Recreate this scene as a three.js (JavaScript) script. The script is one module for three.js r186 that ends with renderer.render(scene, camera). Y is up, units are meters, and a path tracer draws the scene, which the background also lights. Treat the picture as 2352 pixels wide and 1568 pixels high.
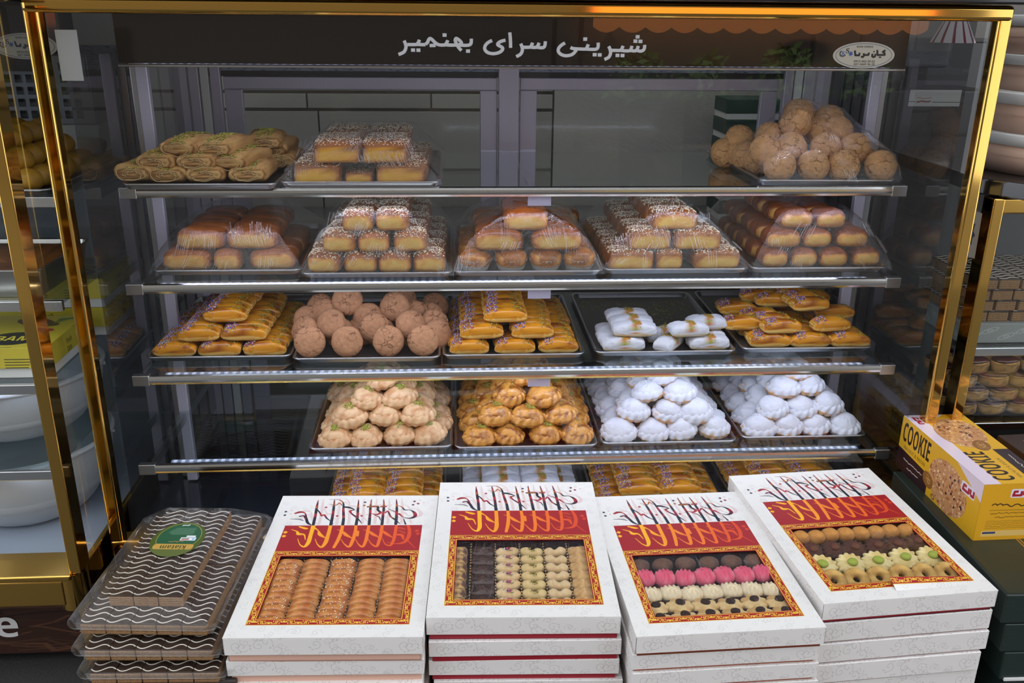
import * as THREE from 'three';
import { RoundedBoxGeometry } from 'three/addons/geometries/RoundedBoxGeometry.js';
import { ConvexGeometry } from 'three/addons/geometries/ConvexGeometry.js';
import { mergeGeometries, mergeVertices } from 'three/addons/utils/BufferGeometryUtils.js';
import { ImprovedNoise } from 'three/addons/math/ImprovedNoise.js';
import { RectAreaLightUniformsLib } from 'three/addons/lights/RectAreaLightUniformsLib.js';
RectAreaLightUniformsLib.init();

// ------------------------------------------------------------------ camera, sky, exposure
const scene = new THREE.Scene();
const F = 2070.1, PITCH = 0.3499, YAW = 0.0658, ROLL = 0.0097;
const CAM = new THREE.Vector3(-0.1578, 1.4957, 2.0662);
const FW = new THREE.Vector3(Math.sin(YAW) * Math.cos(PITCH), -Math.sin(PITCH), -Math.cos(YAW) * Math.cos(PITCH));
const R0 = new THREE.Vector3(Math.cos(YAW), 0, Math.sin(YAW)), U0 = new THREE.Vector3().crossVectors(R0, FW);
const RT = R0.clone().multiplyScalar(Math.cos(ROLL)).addScaledVector(U0, Math.sin(ROLL));
const UP = U0.clone().multiplyScalar(Math.cos(ROLL)).addScaledVector(R0, -Math.sin(ROLL));
const camera = new THREE.PerspectiveCamera(2 * Math.atan(784 / F) * 180 / Math.PI, 1.5, 0.05, 60);
camera.position.copy(CAM); camera.up.copy(UP); camera.lookAt(CAM.clone().add(FW));
const renderer = new THREE.WebGLRenderer({ antialias: true });
renderer.toneMapping = THREE.LinearToneMapping;
renderer.toneMappingExposure = 1.0;
renderer.shadowMap.enabled = true;
scene.background = new THREE.Color().setRGB(1.9, 2.0, 2.15);      // even overcast daylight over the street

const sun = new THREE.DirectionalLight(new THREE.Color().setRGB(1, 0.93, 0.82), 10);    // high behind the shop: the shop front lies in its own shade, the far side of the street in sun
sun.position.set(1.5, 8, -5); sun.target.position.set(0, 0, 3); scene.add(sun, sun.target);
Object.assign(sun.shadow.camera, { left: -8, right: 8, top: 8, bottom: -8, near: 0.5, far: 25 }); sun.shadow.mapSize.set(2048, 2048);

// a photo pixel gives a direction; the plane it is met with gives the distance
function ray(px, py) { return FW.clone().addScaledVector(RT, (px - 1176) / F).addScaledVector(UP, -(py - 784) / F); }
function onY(px, py, Y) { const d = ray(px, py); return CAM.clone().addScaledVector(d, (Y - CAM.y) / d.y); }
function onZ(px, py, Z) { const d = ray(px, py); return CAM.clone().addScaledVector(d, (Z - CAM.z) / d.z); }
function onX(px, py, X) { const d = ray(px, py); return CAM.clone().addScaledVector(d, (X - CAM.x) / d.x); }

// ------------------------------------------------------------------ helpers
let seed = 7;
const rnd = () => { seed = (seed * 1664525 + 1013904223) >>> 0; return seed / 4294967296; };
const rr = (a, b) => a + (b - a) * rnd();
const pick = (a) => a[Math.floor(rnd() * a.length)];
const V = (x, y, z) => new THREE.Vector3(x, y, z);
const perlin = new ImprovedNoise();
const nz = (x, y, z) => perlin.noise(x + 31.7, y + 12.3, z + 7.9);
const fbm = (x, y, z) => nz(x, y, z) + 0.5 * nz(2 * x, 2 * y, 2 * z) + 0.25 * nz(4 * x, 4 * y, 4 * z);
const clamp = THREE.MathUtils.clamp, lerp = THREE.MathUtils.lerp, sstep = THREE.MathUtils.smoothstep;
const lin = (h) => { const c = new THREE.Color(h); return [c.r, c.g, c.b]; };
const mix3 = (a, b, t) => [lerp(a[0], b[0], t), lerp(a[1], b[1], t), lerp(a[2], b[2], t)];
const used = new Map();
function numbered(n) { const k = used.get(n) ?? 0; used.set(n, k + 1); return k ? n + '_' + String(k).padStart(3, '0') : n; }
function thing(name, label, category, group, pos = [0, 0, 0], turn = 0) {
  const o = new THREE.Group(); o.name = numbered(name); scene.add(o); o.position.set(...pos); o.rotation.y = turn;
  o.userData = { label, category }; if (group) o.userData.group = group; return o;
}
function part(parent, name, geo, mat, label) { const m = new THREE.Mesh(geo, mat); m.name = name; parent.add(m); if (label) m.userData.label = label; return m; }
function solo(name, geo, mat, label, category, group, pos) {
  const m = new THREE.Mesh(geo, mat); m.name = numbered(name); scene.add(m); m.userData = { label, category }; if (group) m.userData.group = group; if (pos) m.position.set(...pos); return m;
}
function struct(name, geo, mat) { const m = new THREE.Mesh(geo, mat); m.name = numbered(name); scene.add(m); m.userData = { kind: 'structure', label: name.replace(/_/g, ' ') }; return m; }
function copyOf(proto, name, label, category, group) {
  const o = proto.clone(); o.name = numbered(name); o.userData = { label, category }; if (group) o.userData.group = group; scene.add(o); return o;
}
const M = (o) => new THREE.MeshStandardMaterial(o);
const P = (o) => new THREE.MeshPhysicalMaterial(o);
const rgb = (r, g, b) => new THREE.Color().setRGB(r, g, b);
function box(w, h, d, x = 0, y = 0, z = 0, r = 0) {       // centre of the base at x, y, z
  const g = r ? new RoundedBoxGeometry(w, h, d, 2, Math.min(r, w / 2.01, h / 2.01, d / 2.01)) : new THREE.BoxGeometry(w, h, d); g.translate(x, y + h / 2, z); return g;
}
function span(x0, x1, y0, y1, z0, z1, r = 0) { return box(x1 - x0, y1 - y0, z1 - z0, (x0 + x1) / 2, y0, (z0 + z1) / 2, r); }
function bar(a, b, w, d, r = 0.002) {                      // bar of section w x d from a to b
  const L = a.distanceTo(b), g = new RoundedBoxGeometry(w, L, d, 2, r), y = b.clone().sub(a).normalize();
  const x = V(1, 0, 0).addScaledVector(y, -y.x).normalize(), z = new THREE.Vector3().crossVectors(x, y);
  g.applyMatrix4(new THREE.Matrix4().makeBasis(x, y, z).setPosition(a.clone().add(b).multiplyScalar(0.5))); return g;
}
function sheetZ(x0, x1, y0, y1, z) { const g = new THREE.PlaneGeometry(x1 - x0, y1 - y0); g.translate((x0 + x1) / 2, (y0 + y1) / 2, z); return g; }
function sheetX(x, y0, y1, z0, z1) { const g = new THREE.PlaneGeometry(z1 - z0, y1 - y0); g.rotateY(Math.PI / 2); g.translate(x, (y0 + y1) / 2, (z0 + z1) / 2); return g; }
const strip = (g) => { const n = g.index ? g.toNonIndexed() : g; for (const k of Object.keys(n.attributes)) if (!['position', 'normal', 'uv'].includes(k)) n.deleteAttribute(k); return n; };
const merge = (l) => mergeGeometries(l.map(strip));
function canvasTex(w, h, draw, srgb = true) {
  const c = document.createElement('canvas'); c.width = w; c.height = h; const g = c.getContext('2d'); draw(g, w, h);
  const t = new THREE.CanvasTexture(c); if (srgb) t.colorSpace = THREE.SRGBColorSpace; t.wrapS = t.wrapT = THREE.RepeatWrapping; t.anisotropy = 8; return t;
}
function dataTex(n, fn) {                                   // grey tileable map
  const d = new Uint8Array(n * n * 4);
  for (let y = 0; y < n; y++) for (let x = 0; x < n; x++) { const v = clamp(fn(x / n, y / n), 0, 1) * 255, i = (y * n + x) * 4; d[i] = d[i + 1] = d[i + 2] = v; d[i + 3] = 255; }
  const t = new THREE.DataTexture(d, n, n); t.wrapS = t.wrapT = THREE.RepeatWrapping; t.magFilter = THREE.LinearFilter; t.minFilter = THREE.LinearMipmapLinearFilter; t.generateMipmaps = true; t.needsUpdate = true; return t;
}
const tileN = (u, v, f, s) => {                             // tileable noise on a torus
  const a = u * Math.PI * 2, b = v * Math.PI * 2; return nz(Math.cos(a) * f + s, Math.sin(a) * f + Math.cos(b) * f, Math.sin(b) * f - s);
};
const grainTex = dataTex(256, (u, v) => 0.5 + 0.28 * tileN(u, v, 5, 1) + 0.25 * tileN(u, v, 13, 4) + 0.2 * tileN(u, v, 26, 9));
const foldTex = dataTex(512, (u, v) => {                    // stretched creases of cling film
  let s = 0; for (const [f, k, p] of [[2, 9, 1], [3, 17, 5], [2, 31, 11]]) { const w = tileN(u, v, f, p); s += Math.pow(1 - Math.abs(Math.sin(Math.PI * (k * (u + 0.6 * v) + w * 5))), 3) * (0.5 + 0.5 * tileN(u, v, 2.3, p + 3)); }
  return 0.25 + 0.35 * s + 0.3 * tileN(u, v, 3, 20);
});
function repeat(t, x, y) { const c = t.clone(); c.repeat.set(x, y); c.needsUpdate = true; return c; }

// ------------------------------------------------------------------ materials
const gold = P({ color: rgb(0.72, 0.44, 0.11), metalness: 1, roughness: 0.07 });
const chrome = M({ color: rgb(0.78, 0.78, 0.79), metalness: 1, roughness: 0.12 });
const steel = M({ color: rgb(0.5, 0.5, 0.52), metalness: 1, roughness: 0.3 });
const panM = M({ color: rgb(0.16, 0.15, 0.15), metalness: 0.85, roughness: 0.42, bumpMap: grainTex, bumpScale: 0.0004 });
const alu = M({ color: rgb(0.52, 0.49, 0.58), metalness: 0.35, roughness: 0.42 });
const blackGloss = P({ color: rgb(0.012, 0.012, 0.013), roughness: 0.12, clearcoat: 0.5, clearcoatRoughness: 0.05 });
const darkPlastic = M({ color: rgb(0.02, 0.02, 0.022), roughness: 0.45 });
const brownPanel = P({ color: rgb(0.013, 0.008, 0.006), roughness: 0.16 });
const paneM = P({ color: rgb(0.95, 0.97, 0.97), transmission: 1, thickness: 0, roughness: 0.0, ior: 1.5, side: THREE.DoubleSide });
const smokedPane = P({ color: rgb(0.42, 0.43, 0.45), transmission: 1, thickness: 0, roughness: 0.0, ior: 1.55, side: THREE.DoubleSide });
const shelfGlass = P({ color: rgb(0.8, 0.85, 0.85), transmission: 1, thickness: 0, roughness: 0.02, ior: 1.52 });
const backPane = P({ color: rgb(0.78, 0.8, 0.79), transmission: 1, thickness: 0, roughness: 0.06, ior: 1.5, side: THREE.DoubleSide });
const wrapM = P({ color: rgb(0.97, 0.97, 0.98), transmission: 1, thickness: 0, roughness: 0.045, ior: 1.55, bumpMap: repeat(foldTex, 1, 1), bumpScale: 0.0016, side: THREE.DoubleSide });
const creaseM = P({ color: rgb(0.97, 0.97, 0.98), transmission: 1, thickness: 0, roughness: 0.12, ior: 1.75, side: THREE.DoubleSide });
const whiteCard = M({ color: rgb(0.72, 0.72, 0.7), roughness: 0.7 });
const ledCol = rgb(0.74, 0.8, 1.0);
const LED = 20;                                              // luminance of the shelf light strips

// ------------------------------------------------------------------ room, street
const tileFloor = M({ color: rgb(0.05, 0.047, 0.045), roughness: 0.6, bumpMap: repeat(grainTex, 30, 30), bumpScale: 0.001 });
struct('floor', span(-5, 5, -0.1, 0, -2.2, 7.6), tileFloor);
const plaster = M({ color: rgb(0.36, 0.35, 0.33), roughness: 0.85, bumpMap: repeat(grainTex, 6, 6), bumpScale: 0.001 });
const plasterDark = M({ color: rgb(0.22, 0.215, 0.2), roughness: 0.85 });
const WZ = -1.5;
const wallBack = struct('wall_back', merge([span(0.232, 4.9, 0, 2.7, WZ - 0.2, WZ), span(-4.9, 0.232, 0, 2.7, WZ - 0.2, WZ - 0.03)]), plaster);
{ // stone facing of the left half of the back wall, slab by slab with open joints
  const rows = [[0.03, 0.5, 0.62], [0.51, 1.135, 0.9], [1.147, 1.2, 0.47], [1.212, 1.32, 0.62], [1.33, 2.0, 0.8], [2.01, 2.69, 0.9]];
  const tones = [plaster, M({ color: rgb(0.27, 0.26, 0.24), roughness: 0.8 }), M({ color: rgb(0.31, 0.3, 0.28), roughness: 0.8 })];
  rows.forEach(([y0, y1, w], i) => { for (let x = 0.225; x > -3.2; x -= w) part(wallBack, 'stone_slab', span(Math.max(x - w + 0.006, -4.8), x, y0, y1, WZ - 0.04, WZ, 0.002), tones[(i + Math.floor((x + 9) * 3)) % 3]); });
}
struct('wall_left', span(-5.1, -4.9, 0, 2.7, -1.7, 0.6), plasterDark);
struct('wall_right', span(4.9, 5.1, 0, 2.7, -1.7, 0.6), plasterDark);
struct('ceiling', span(-5, 5, 2.7, 2.85, -1.75, 0.35), plaster);
struct('wall_street', span(-5, 5, 0, 6.2, 7.2, 7.6), M({ color: rgb(0.045, 0.04, 0.036), roughness: 0.8 }));  // unseen facade opposite, added tall and dark to block low sky
{ // striped shop awning over the stall on the other side of the street, mirrored in the header glass
  const a = thing('street_awning', 'orange cloth awning with scalloped hem over the stall across the street', 'awning', null, [2.2, 0, 5.4]);
  const orange = M({ color: rgb(0.85, 0.3, 0.09), roughness: 0.8, side: THREE.DoubleSide });
  const top = new THREE.PlaneGeometry(2.6, 1.3, 13, 6); top.rotateX(-Math.PI / 2 + 0.5); top.translate(0, 1.91, 0.62);
  part(a, 'canopy', top, orange);
  const sh = new THREE.Shape(); sh.moveTo(-1.3, 0.24); sh.lineTo(1.3, 0.24); sh.lineTo(1.3, 0.04);
  for (let i = 13; i > 0; i--) sh.quadraticCurveTo(-1.3 + (i - 0.5) * 0.2, -0.04, -1.3 + (i - 1) * 0.2, 0.04);
  const val = new THREE.ExtrudeGeometry(sh, { depth: 0.006, bevelEnabled: false }); val.translate(0, 1.36, 0);
  part(a, 'valance', val, orange);
  for (const x of [-1.25, 1.25]) part(a, 'pole', span(x - 0.02, x + 0.02, 0, 2.2, 1.0, 1.04), darkPlastic);
}
for (const [x, h] of [[1.25, 0.42], [1.75, 0.36], [2.35, 0.45], [2.9, 0.38]]) { // potted greenery under the awning, mirrored below it
  const t = thing('potted_shrub', 'leafy shrub in a dark pot under the street awning', 'plant', 'shrubs under the street awning', [x, 0, 5.2]);
  part(t, 'pot', new THREE.CylinderGeometry(0.16, 0.12, 0.9, 20).translate(0, 0.45, 0), darkPlastic);
  const pos = []; for (let i = 0; i < 260; i++) { const a = rr(0, 6.28), b = rr(-0.2, 1.5), r = h * rr(0.5, 1) * 0.62, c = V(Math.cos(a) * Math.cos(b) * r, 0.92 + Math.abs(Math.sin(b)) * r * 1.3, Math.sin(a) * Math.cos(b) * r), e = new THREE.Euler(rr(-1, 1), rr(0, 6), rr(-1, 1)); for (const q of [[0, 0, 0], [0.05, 0.02, 0], [0.1, 0, 0], [0, 0, 0], [0.1, 0, 0], [0.05, -0.02, 0]]) { const v = V(...q).applyEuler(e).add(c); pos.push(v.x, v.y, v.z); } }
  const lg = new THREE.BufferGeometry(); lg.setAttribute('position', new THREE.Float32BufferAttribute(pos, 3)); lg.computeVertexNormals(); part(t, 'foliage', lg, M({ color: rgb(0.08, 0.16, 0.03), roughness: 0.7, side: THREE.DoubleSide })).userData.kind = 'stuff';
}
{ // added lamp, out of view, to light the wall behind the cabinets
  const l = thing('added_ceiling_lamp', 'added white ceiling lamp out of view behind the display cabinets', 'lamp', null, [0.3, 2.62, -1.05]);
  part(l, 'housing', box(1.3, 0.06, 0.3, 0, 0.02, 0, 0.01), whiteCard);
  part(l, 'diffuser', box(1.24, 0.012, 0.25, 0, 0.008, 0), M({ color: 0xffffff, emissive: rgb(1, 0.95, 0.86), emissiveIntensity: 1.0 }));
  const r = new THREE.RectAreaLight(rgb(1, 0.95, 0.86), 5, 1.24, 0.25); r.position.set(0, -0.002, 0); r.rotation.x = -Math.PI / 2; l.add(r);
}

// ------------------------------------------------------------------ main display cabinet
const SY = [1.119, 0.906, 0.698, 0.489, 0.28], SZ = [0, 0.04, 0.08, 0.12, 0.12];
const BZ = -0.62, GX0 = -0.947, GX1 = 0.955, GZ = 0.165;
const cab = thing('display_cabinet', 'gold framed glass pastry cabinet with five lit shelves and white lettering on its header', 'cabinet');
for (const [x0, x1] of [[GX0 - 0.03, GX0], [GX1, GX1 + 0.03]]) part(cab, 'gold_post', bar(V((x0 + x1) / 2, 0.3, GZ), V((x0 + x1) / 2, 1.5, GZ), 0.03, 0.034, 0.006), gold);
part(cab, 'gold_top_trim', span(GX0 - 0.03, GX1 + 0.03, 1.487, 1.518, GZ - 0.016, GZ + 0.022, 0.01), gold);
part(cab, 'gold_bottom_trim', span(GX0 - 0.03, GX1 + 0.03, 0.24, 0.32, GZ - 0.03, GZ + 0.02, 0.008), gold);
part(cab, 'top_slab', span(GX0 - 0.03, GX1 + 0.07, 1.519, 1.546, BZ - 0.05, GZ + 0.045, 0.006), blackGloss);
part(cab, 'base', span(GX0 - 0.015, GX1 + 0.02, 0.02, 0.24, BZ - 0.05, GZ - 0.03), brownPanel);
part(cab, 'deck', span(GX0 - 0.01, GX1 + 0.01, 0.24, SY[4] - 0.004, BZ - 0.02, GZ - 0.03), P({ color: rgb(0.012, 0.013, 0.018), roughness: 0.1 }));
part(cab, 'front_glass', sheetZ(GX0, GX1, 0.32, 1.492, GZ + 0.003), paneM);
for (const [x, i] of [[-0.925, 0], [0.93, 1]]) {
  part(cab, 'side_glass', sheetX(x, 0.3, 1.5, BZ, GZ - 0.018), smokedPane);
  part(cab, 'back_post', span(x - 0.02, x + 0.02, 0.28, 1.5, BZ - 0.04, BZ), alu);
  part(cab, 'shelf_upright', span(i ? 0.872 : -0.9, i ? 0.9 : -0.872, 0.28, 1.4, -0.2, -0.18, 0.003), alu);
  part(cab, 'shelf_upright', span(i ? 0.9 : -0.921, i ? 0.926 : -0.9, 0.28, 1.4, -0.215, -0.205, 0.003), steel);
}
part(cab, 'ceiling_panel', span(GX0, GX1, 1.5, 1.5185, BZ - 0.03, GZ - 0.02), brownPanel);
const hd = part(cab, 'header_panel', span(-0.872, 0.862, 1.386, 1.5, -0.06, 0), brownPanel);
part(hd, 'header_edge', span(-0.872, 0.862, 1.3785, 1.3845, 0, 0.005, 0.002), steel);
// back: speckled top strip, two sliding doors, fixed centre post
const speck = M({ color: 0xffffff, roughness: 0.6, metalness: 0.1, map: canvasTex(512, 64, (g, w, h) => { g.fillStyle = '#8d95a6'; g.fillRect(0, 0, w, h); for (let i = 0; i < 1500; i++) { g.fillStyle = pick(['#5c6474', '#a9b0bd', '#3c4250', '#7c8496']); g.fillRect(rnd() * w, rnd() * h, 1 + rnd() * 3, 1 + rnd() * 2); } }) });
part(cab, 'back_top_strip', span(-0.86, 0.86, 1.335, 1.4, BZ - 0.03, BZ - 0.005), speck);
part(cab, 'back_top_rail', span(-0.86, 0.86, 1.319, 1.335, BZ - 0.04, BZ - 0.012), darkPlastic);
part(cab, 'centre_mullion', span(-0.027, 0.032, 0.28, 1.4, BZ - 0.01, BZ + 0.012, 0.004), alu);
for (const [x0, x1, z] of [[-0.805, -0.03, -0.02], [0.036, 0.8, -0.03]]) {
  const d = part(cab, 'sliding_door', merge([span(x0, x1, 1.284, 1.319, BZ + z, BZ + z + 0.018, 0.003), span(x0, x1, 0.29, 0.335, BZ + z, BZ + z + 0.018, 0.003), span(x0, x0 + 0.05, 0.335, 1.284, BZ + z, BZ + z + 0.018, 0.003), span(x1 - 0.05, x1, 0.335, 1.284, BZ + z, BZ + z + 0.018, 0.003)]), alu);
  part(d, 'door_pane', sheetZ(x0 + 0.05, x1 - 0.05, 0.335, 1.284, BZ + z + 0.009), backPane);
}
for (const [x0, x1] of [[-0.9, -0.872], [-0.868, -0.845], [-0.84, -0.812], [0.812, 0.838], [0.842, 0.866], [0.87, 0.9]]) part(cab, 'back_upright', span(x0, x1, 0.28, 1.4, BZ - 0.02, BZ + 0.004, 0.003), x0 === -0.868 || x0 === 0.842 ? whiteCard : alu);
// shelves
const ledTex = canvasTex(1024, 8, (g, w, h) => { g.fillStyle = '#4a4f68'; g.fillRect(0, 0, w, h); for (let i = 0; i < 90; i++) { g.fillStyle = '#ffffff'; g.fillRect((i + 0.25) * w / 90, 1, w / 180, h - 2); } });
const ledM = M({ color: rgb(0.6, 0.6, 0.6), emissive: rgb(0.8, 0.76, 1.15), emissiveMap: ledTex, emissiveIntensity: 1.25 });
const gaps = [0.012, -0.03, 0.0, 0.02];
for (let s = 0; s < 4; s++) {
  const y = SY[s], z = SZ[s], rail = new THREE.Shape();
  rail.moveTo(0, 0); for (const [a, b] of [[0.004, 0.0014], [0.0085, -0.001], [0.0105, -0.006], [0.011, -0.011], [0.0105, -0.016], [0.008, -0.021], [0.003, -0.023], [0, -0.02], [0, -0.007]]) rail.lineTo(a, b);
  const g = new THREE.ExtrudeGeometry(rail, { depth: 1.8, bevelEnabled: false }); g.rotateY(-Math.PI / 2); g.translate(0.9, y, z);
  // the profile's first axis now points to +z
  const sh = part(cab, 'shelf_rail', g, chrome);
  const mid = gaps[s];
  part(sh, 'glass_pane', span(-0.895, mid, y - 0.006, y, -0.555, z - 0.002), shelfGlass);
  part(sh, 'glass_pane', span(mid + 0.002, 0.895, y - 0.006, y, -0.55, z - 0.002), shelfGlass);
  part(sh, 'led_strip', span(-0.84, 0.84, y - 0.0085, y - 0.0066, z - 0.031, z - 0.019), ledM);
  part(sh, 'rail_cap', span(-0.906, -0.868, y - 0.024, y + 0.002, z - 0.006, z + 0.0115, 0.002), steel);
  part(sh, 'rail_cap', span(0.872, 0.908, y - 0.024, y + 0.002, z - 0.006, z + 0.0115, 0.002), steel);
  for (const x of [-0.885, 0.885]) part(sh, 'shelf_bracket', span(x - 0.004, x + 0.004, y - 0.03, y - 0.007, -0.5, z - 0.03), steel);
  if (s < 3) part(sh, 'clear_clip', span(0.012, 0.066, y - 0.044, y - 0.023, z - 0.002, z + 0.001), P({ color: rgb(0.75, 0.72, 0.86), transmission: 0.6, thickness: 0, roughness: 0.25 }));
  const r = new THREE.RectAreaLight(ledCol, LED, 1.68, 0.012); r.position.set(0, y - 0.012, z - 0.027); r.lookAt(0, y - 1.012, z - 0.5); cab.add(r);
}
{ const r = new THREE.RectAreaLight(ledCol, LED * 0.75, 1.66, 0.012); r.position.set(0, 1.382, -0.028); r.lookAt(0, 0.378, -0.4); cab.add(r);
  part(cab, 'header_led_strip', span(-0.83, 0.83, 1.3845, 1.3858, -0.035, -0.02), ledM); }

// lettering on the header: strokes of the shop name
const NAME5 = [[2220,325,2225,390,2190,432,2140,438,2092,425],[2108,345,2090,425,2040,435,1980,425],[1995,345,1978,425,1940,433,1860,433,1808,425],[1838,345,1808,425,1760,428,1630,425],[1582,355,1618,420,1622,490,1592,555,1515,588],
  [1392,292,1400,370,1370,408,1300,412,1195,408],[1218,322,1192,408,1140,408,950,402,905,380],[1010,425,965,500,850,532,750,515,690,460,690,400,740,340,808,302],
  [460,275,460,350,430,388,370,390,322,380],[352,302,322,380,270,386,208,380],[238,302,208,380,160,383,60,383],[28,320,58,380,60,450,30,510,-48,548]];
const NAME4 = [[2035,125,2050,250,2052,395],[1962,262,1900,272,1832,310,1820,345,1880,372,1922,402,1900,450,1830,490,1730,503,1640,480,1592,420,1608,350,1660,300,1728,268],
  [1365,240,1370,310,1340,350,1280,358,1200,355,1120,352],[1085,285,1085,250,1110,230,1190,295,1195,328,1150,350],[1085,275,1120,370,1192,448],[1120,352,1040,355,980,355,925,350],[958,270,925,350,880,355,800,355,740,318,660,232,622,262,610,310,570,345],[640,365,745,362],[570,350,500,350,438,346],[468,266,438,346,380,350,255,350],[202,282,236,360,226,430,190,490,98,525]];
const DOT5 = [[2087,184],[2052,261],[2141,264],[1746,514],[1836,516],[1161,232],[1338,505],[1428,508]], DOT4 = [[903,181],[1308,457],[352,446],[445,447]];
{
  const tex = canvasTex(2048, 320, (g, w, h) => {
    g.fillStyle = '#000'; g.fillRect(0, 0, w, h); g.strokeStyle = g.fillStyle = '#fff'; g.lineJoin = 'round'; g.lineCap = 'butt';
    const k = w / 600, X = (x, o) => (o + x / 7.587 - 900) * k, Y = (y) => (y / 7.587 - 2) * k;   // 600 x 94 photo pixels
    const line = (s, o) => { g.lineWidth = 7.6 * k; g.beginPath(); g.moveTo(X(s[0], o), Y(s[1])); for (let i = 2; i < s.length - 2; i += 2) g.quadraticCurveTo(X(s[i], o), Y(s[i + 1]), X((s[i] + s[i + 2]) / 2, o), Y((s[i + 1] + s[i + 3]) / 2)); g.lineTo(X(s.at(-2), o), Y(s.at(-1))); g.stroke(); };
    NAME5.forEach((s) => line(s, 1190)); NAME4.forEach((s) => line(s, 900));
    for (const [l, o] of [[DOT5, 1190], [DOT4, 900]]) for (const [x, y] of l) g.fillRect(X(x, o) - 4.6 * k, Y(y) - 4 * k, 9.2 * k, 8 * k);
  }, false);
  const a = onZ(900, 57, GZ + 0.004), b = onZ(1500, 63, GZ + 0.004), c = onZ(900, 151, GZ + 0.004), w = b.x - a.x, hh = a.y - c.y;
  const g = new THREE.PlaneGeometry(w, hh); g.translate((a.x + b.x) / 2, (a.y + b.y) / 2 - hh / 2, GZ + 0.0042);
  part(cab, 'shop_name_lettering', g, M({ color: rgb(0.45, 0.45, 0.46), roughness: 0.6, alphaMap: tex, transparent: true }), 'pale grey lettering of the shop name');
}
// oval maker's sticker
const FARSI_STK = [[1715,450,1640,490,1700,530,1710,575,1500,570,1470,430],[1440,530,1430,605,1390,620,1345,590,1348,525],[1240,490,1235,550,1100,548,1085,500],[1110,560,1080,600,1020,585],[970,480,960,550,850,540,820,410]];
const stickerM = M({ roughness: 0.4, color: rgb(0.55, 0.55, 0.55), map: canvasTex(768, 320, (g, w, h) => {
  g.fillStyle = '#cfc8b6'; g.fillRect(0, 0, w, h);
  g.strokeStyle = '#33507f'; g.lineWidth = 6; g.beginPath(); g.ellipse(w / 2, h / 2, w * 0.455, h * 0.44, 0, 0, 7); g.stroke();
  g.fillStyle = '#1b1614'; g.textAlign = 'center'; g.font = 'bold 34px sans-serif'; g.fillText('KIAN SARMA', 384, 68);
  g.font = 'bold 38px sans-serif'; g.fillText('0912-562-30 62', 400, 246); g.fillText('021-5665 36 28', 404, 282);
  const X = (x) => (x - 200) * 768 / 1800, Y = (x, y) => (y - 200 - (x - 1100) * 0.06) * 320 / 710;
  g.strokeStyle = '#15100f'; g.lineWidth = 24; g.lineJoin = 'round';
  for (const s of FARSI_STK) { g.beginPath(); g.moveTo(X(s[0]), Y(s[0], s[1])); for (let i = 2; i < s.length; i += 2) g.lineTo(X(s[i]), Y(s[i], s[i + 1])); g.stroke(); }
  for (const [x, y] of [[1385, 472], [1565, 632], [1600, 634]]) g.fillRect(X(x) - 9, Y(x, y) - 8, 18, 16);
  g.save(); g.translate(118, 140); g.strokeStyle = '#1b1614'; g.lineWidth = 8; g.beginPath(); g.arc(0, 0, 30, 0.4, 4.2); g.stroke();
  for (let i = 0; i < 8; i++) { const a = 0.5 + i * 0.5; g.fillRect(Math.cos(a) * 38 - 6, Math.sin(a) * 38 - 6, 12, 12); } g.restore();
  g.fillStyle = '#2b5aa8'; g.font = 'bold 66px serif'; g.fillText('K', 126, 160); g.strokeStyle = '#2b5aa8'; g.lineWidth = 14;
  for (let i = 0; i < 3; i++) { const a = i * Math.PI / 3 + 0.3; g.beginPath(); g.moveTo(218 - 28 * Math.cos(a), 142 - 28 * Math.sin(a)); g.lineTo(218 + 28 * Math.cos(a), 142 + 28 * Math.sin(a)); g.stroke(); }
  g.fillStyle = '#15100f'; g.font = 'bold 84px serif'; g.fillText('S', 176, 136);
}) });
function ovalSticker(w, h) { const s = new THREE.Shape(); s.absellipse(0, 0, w / 2, h / 2, 0, Math.PI * 2); const g = new THREE.ExtrudeGeometry(s, { depth: 0.0006, bevelEnabled: false, curveSegments: 32 }); const p = g.attributes.position, u = g.attributes.uv; for (let i = 0; i < p.count; i++) u.setXY(i, p.getX(i) / w + 0.5, p.getY(i) / h + 0.5); return g; }
{ const c = onZ(1984, 127, GZ + 0.004), g = ovalSticker(0.13, 0.052); g.translate(c.x, c.y, GZ + 0.0036); part(cab, 'oval_sticker', g, stickerM, 'white oval maker sticker'); }
{ const a = onZ(122, 68, GZ - 0.012), b = onZ(166, 185, GZ - 0.012); part(cab, 'paper_strip', span(a.x + 0.004, a.x + 0.046, b.y, a.y, GZ - 0.008, GZ - 0.0075), M({ color: rgb(0.35, 0.35, 0.34), roughness: 0.9 }), 'plain paper strip stuck inside the glass'); }

// ------------------------------------------------------------------ pastry shapes
const spow = (c, e) => Math.sign(c) * Math.pow(Math.abs(c), e);
function surf(o, u, v) { const c = spow(Math.cos(v), o.e1); return [o.w / 2 * c * spow(Math.cos(u), o.e2), o.h / 2 * (1 + spow(Math.sin(v), o.e1)), o.d / 2 * c * spow(Math.sin(u), o.e2)]; }
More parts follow.
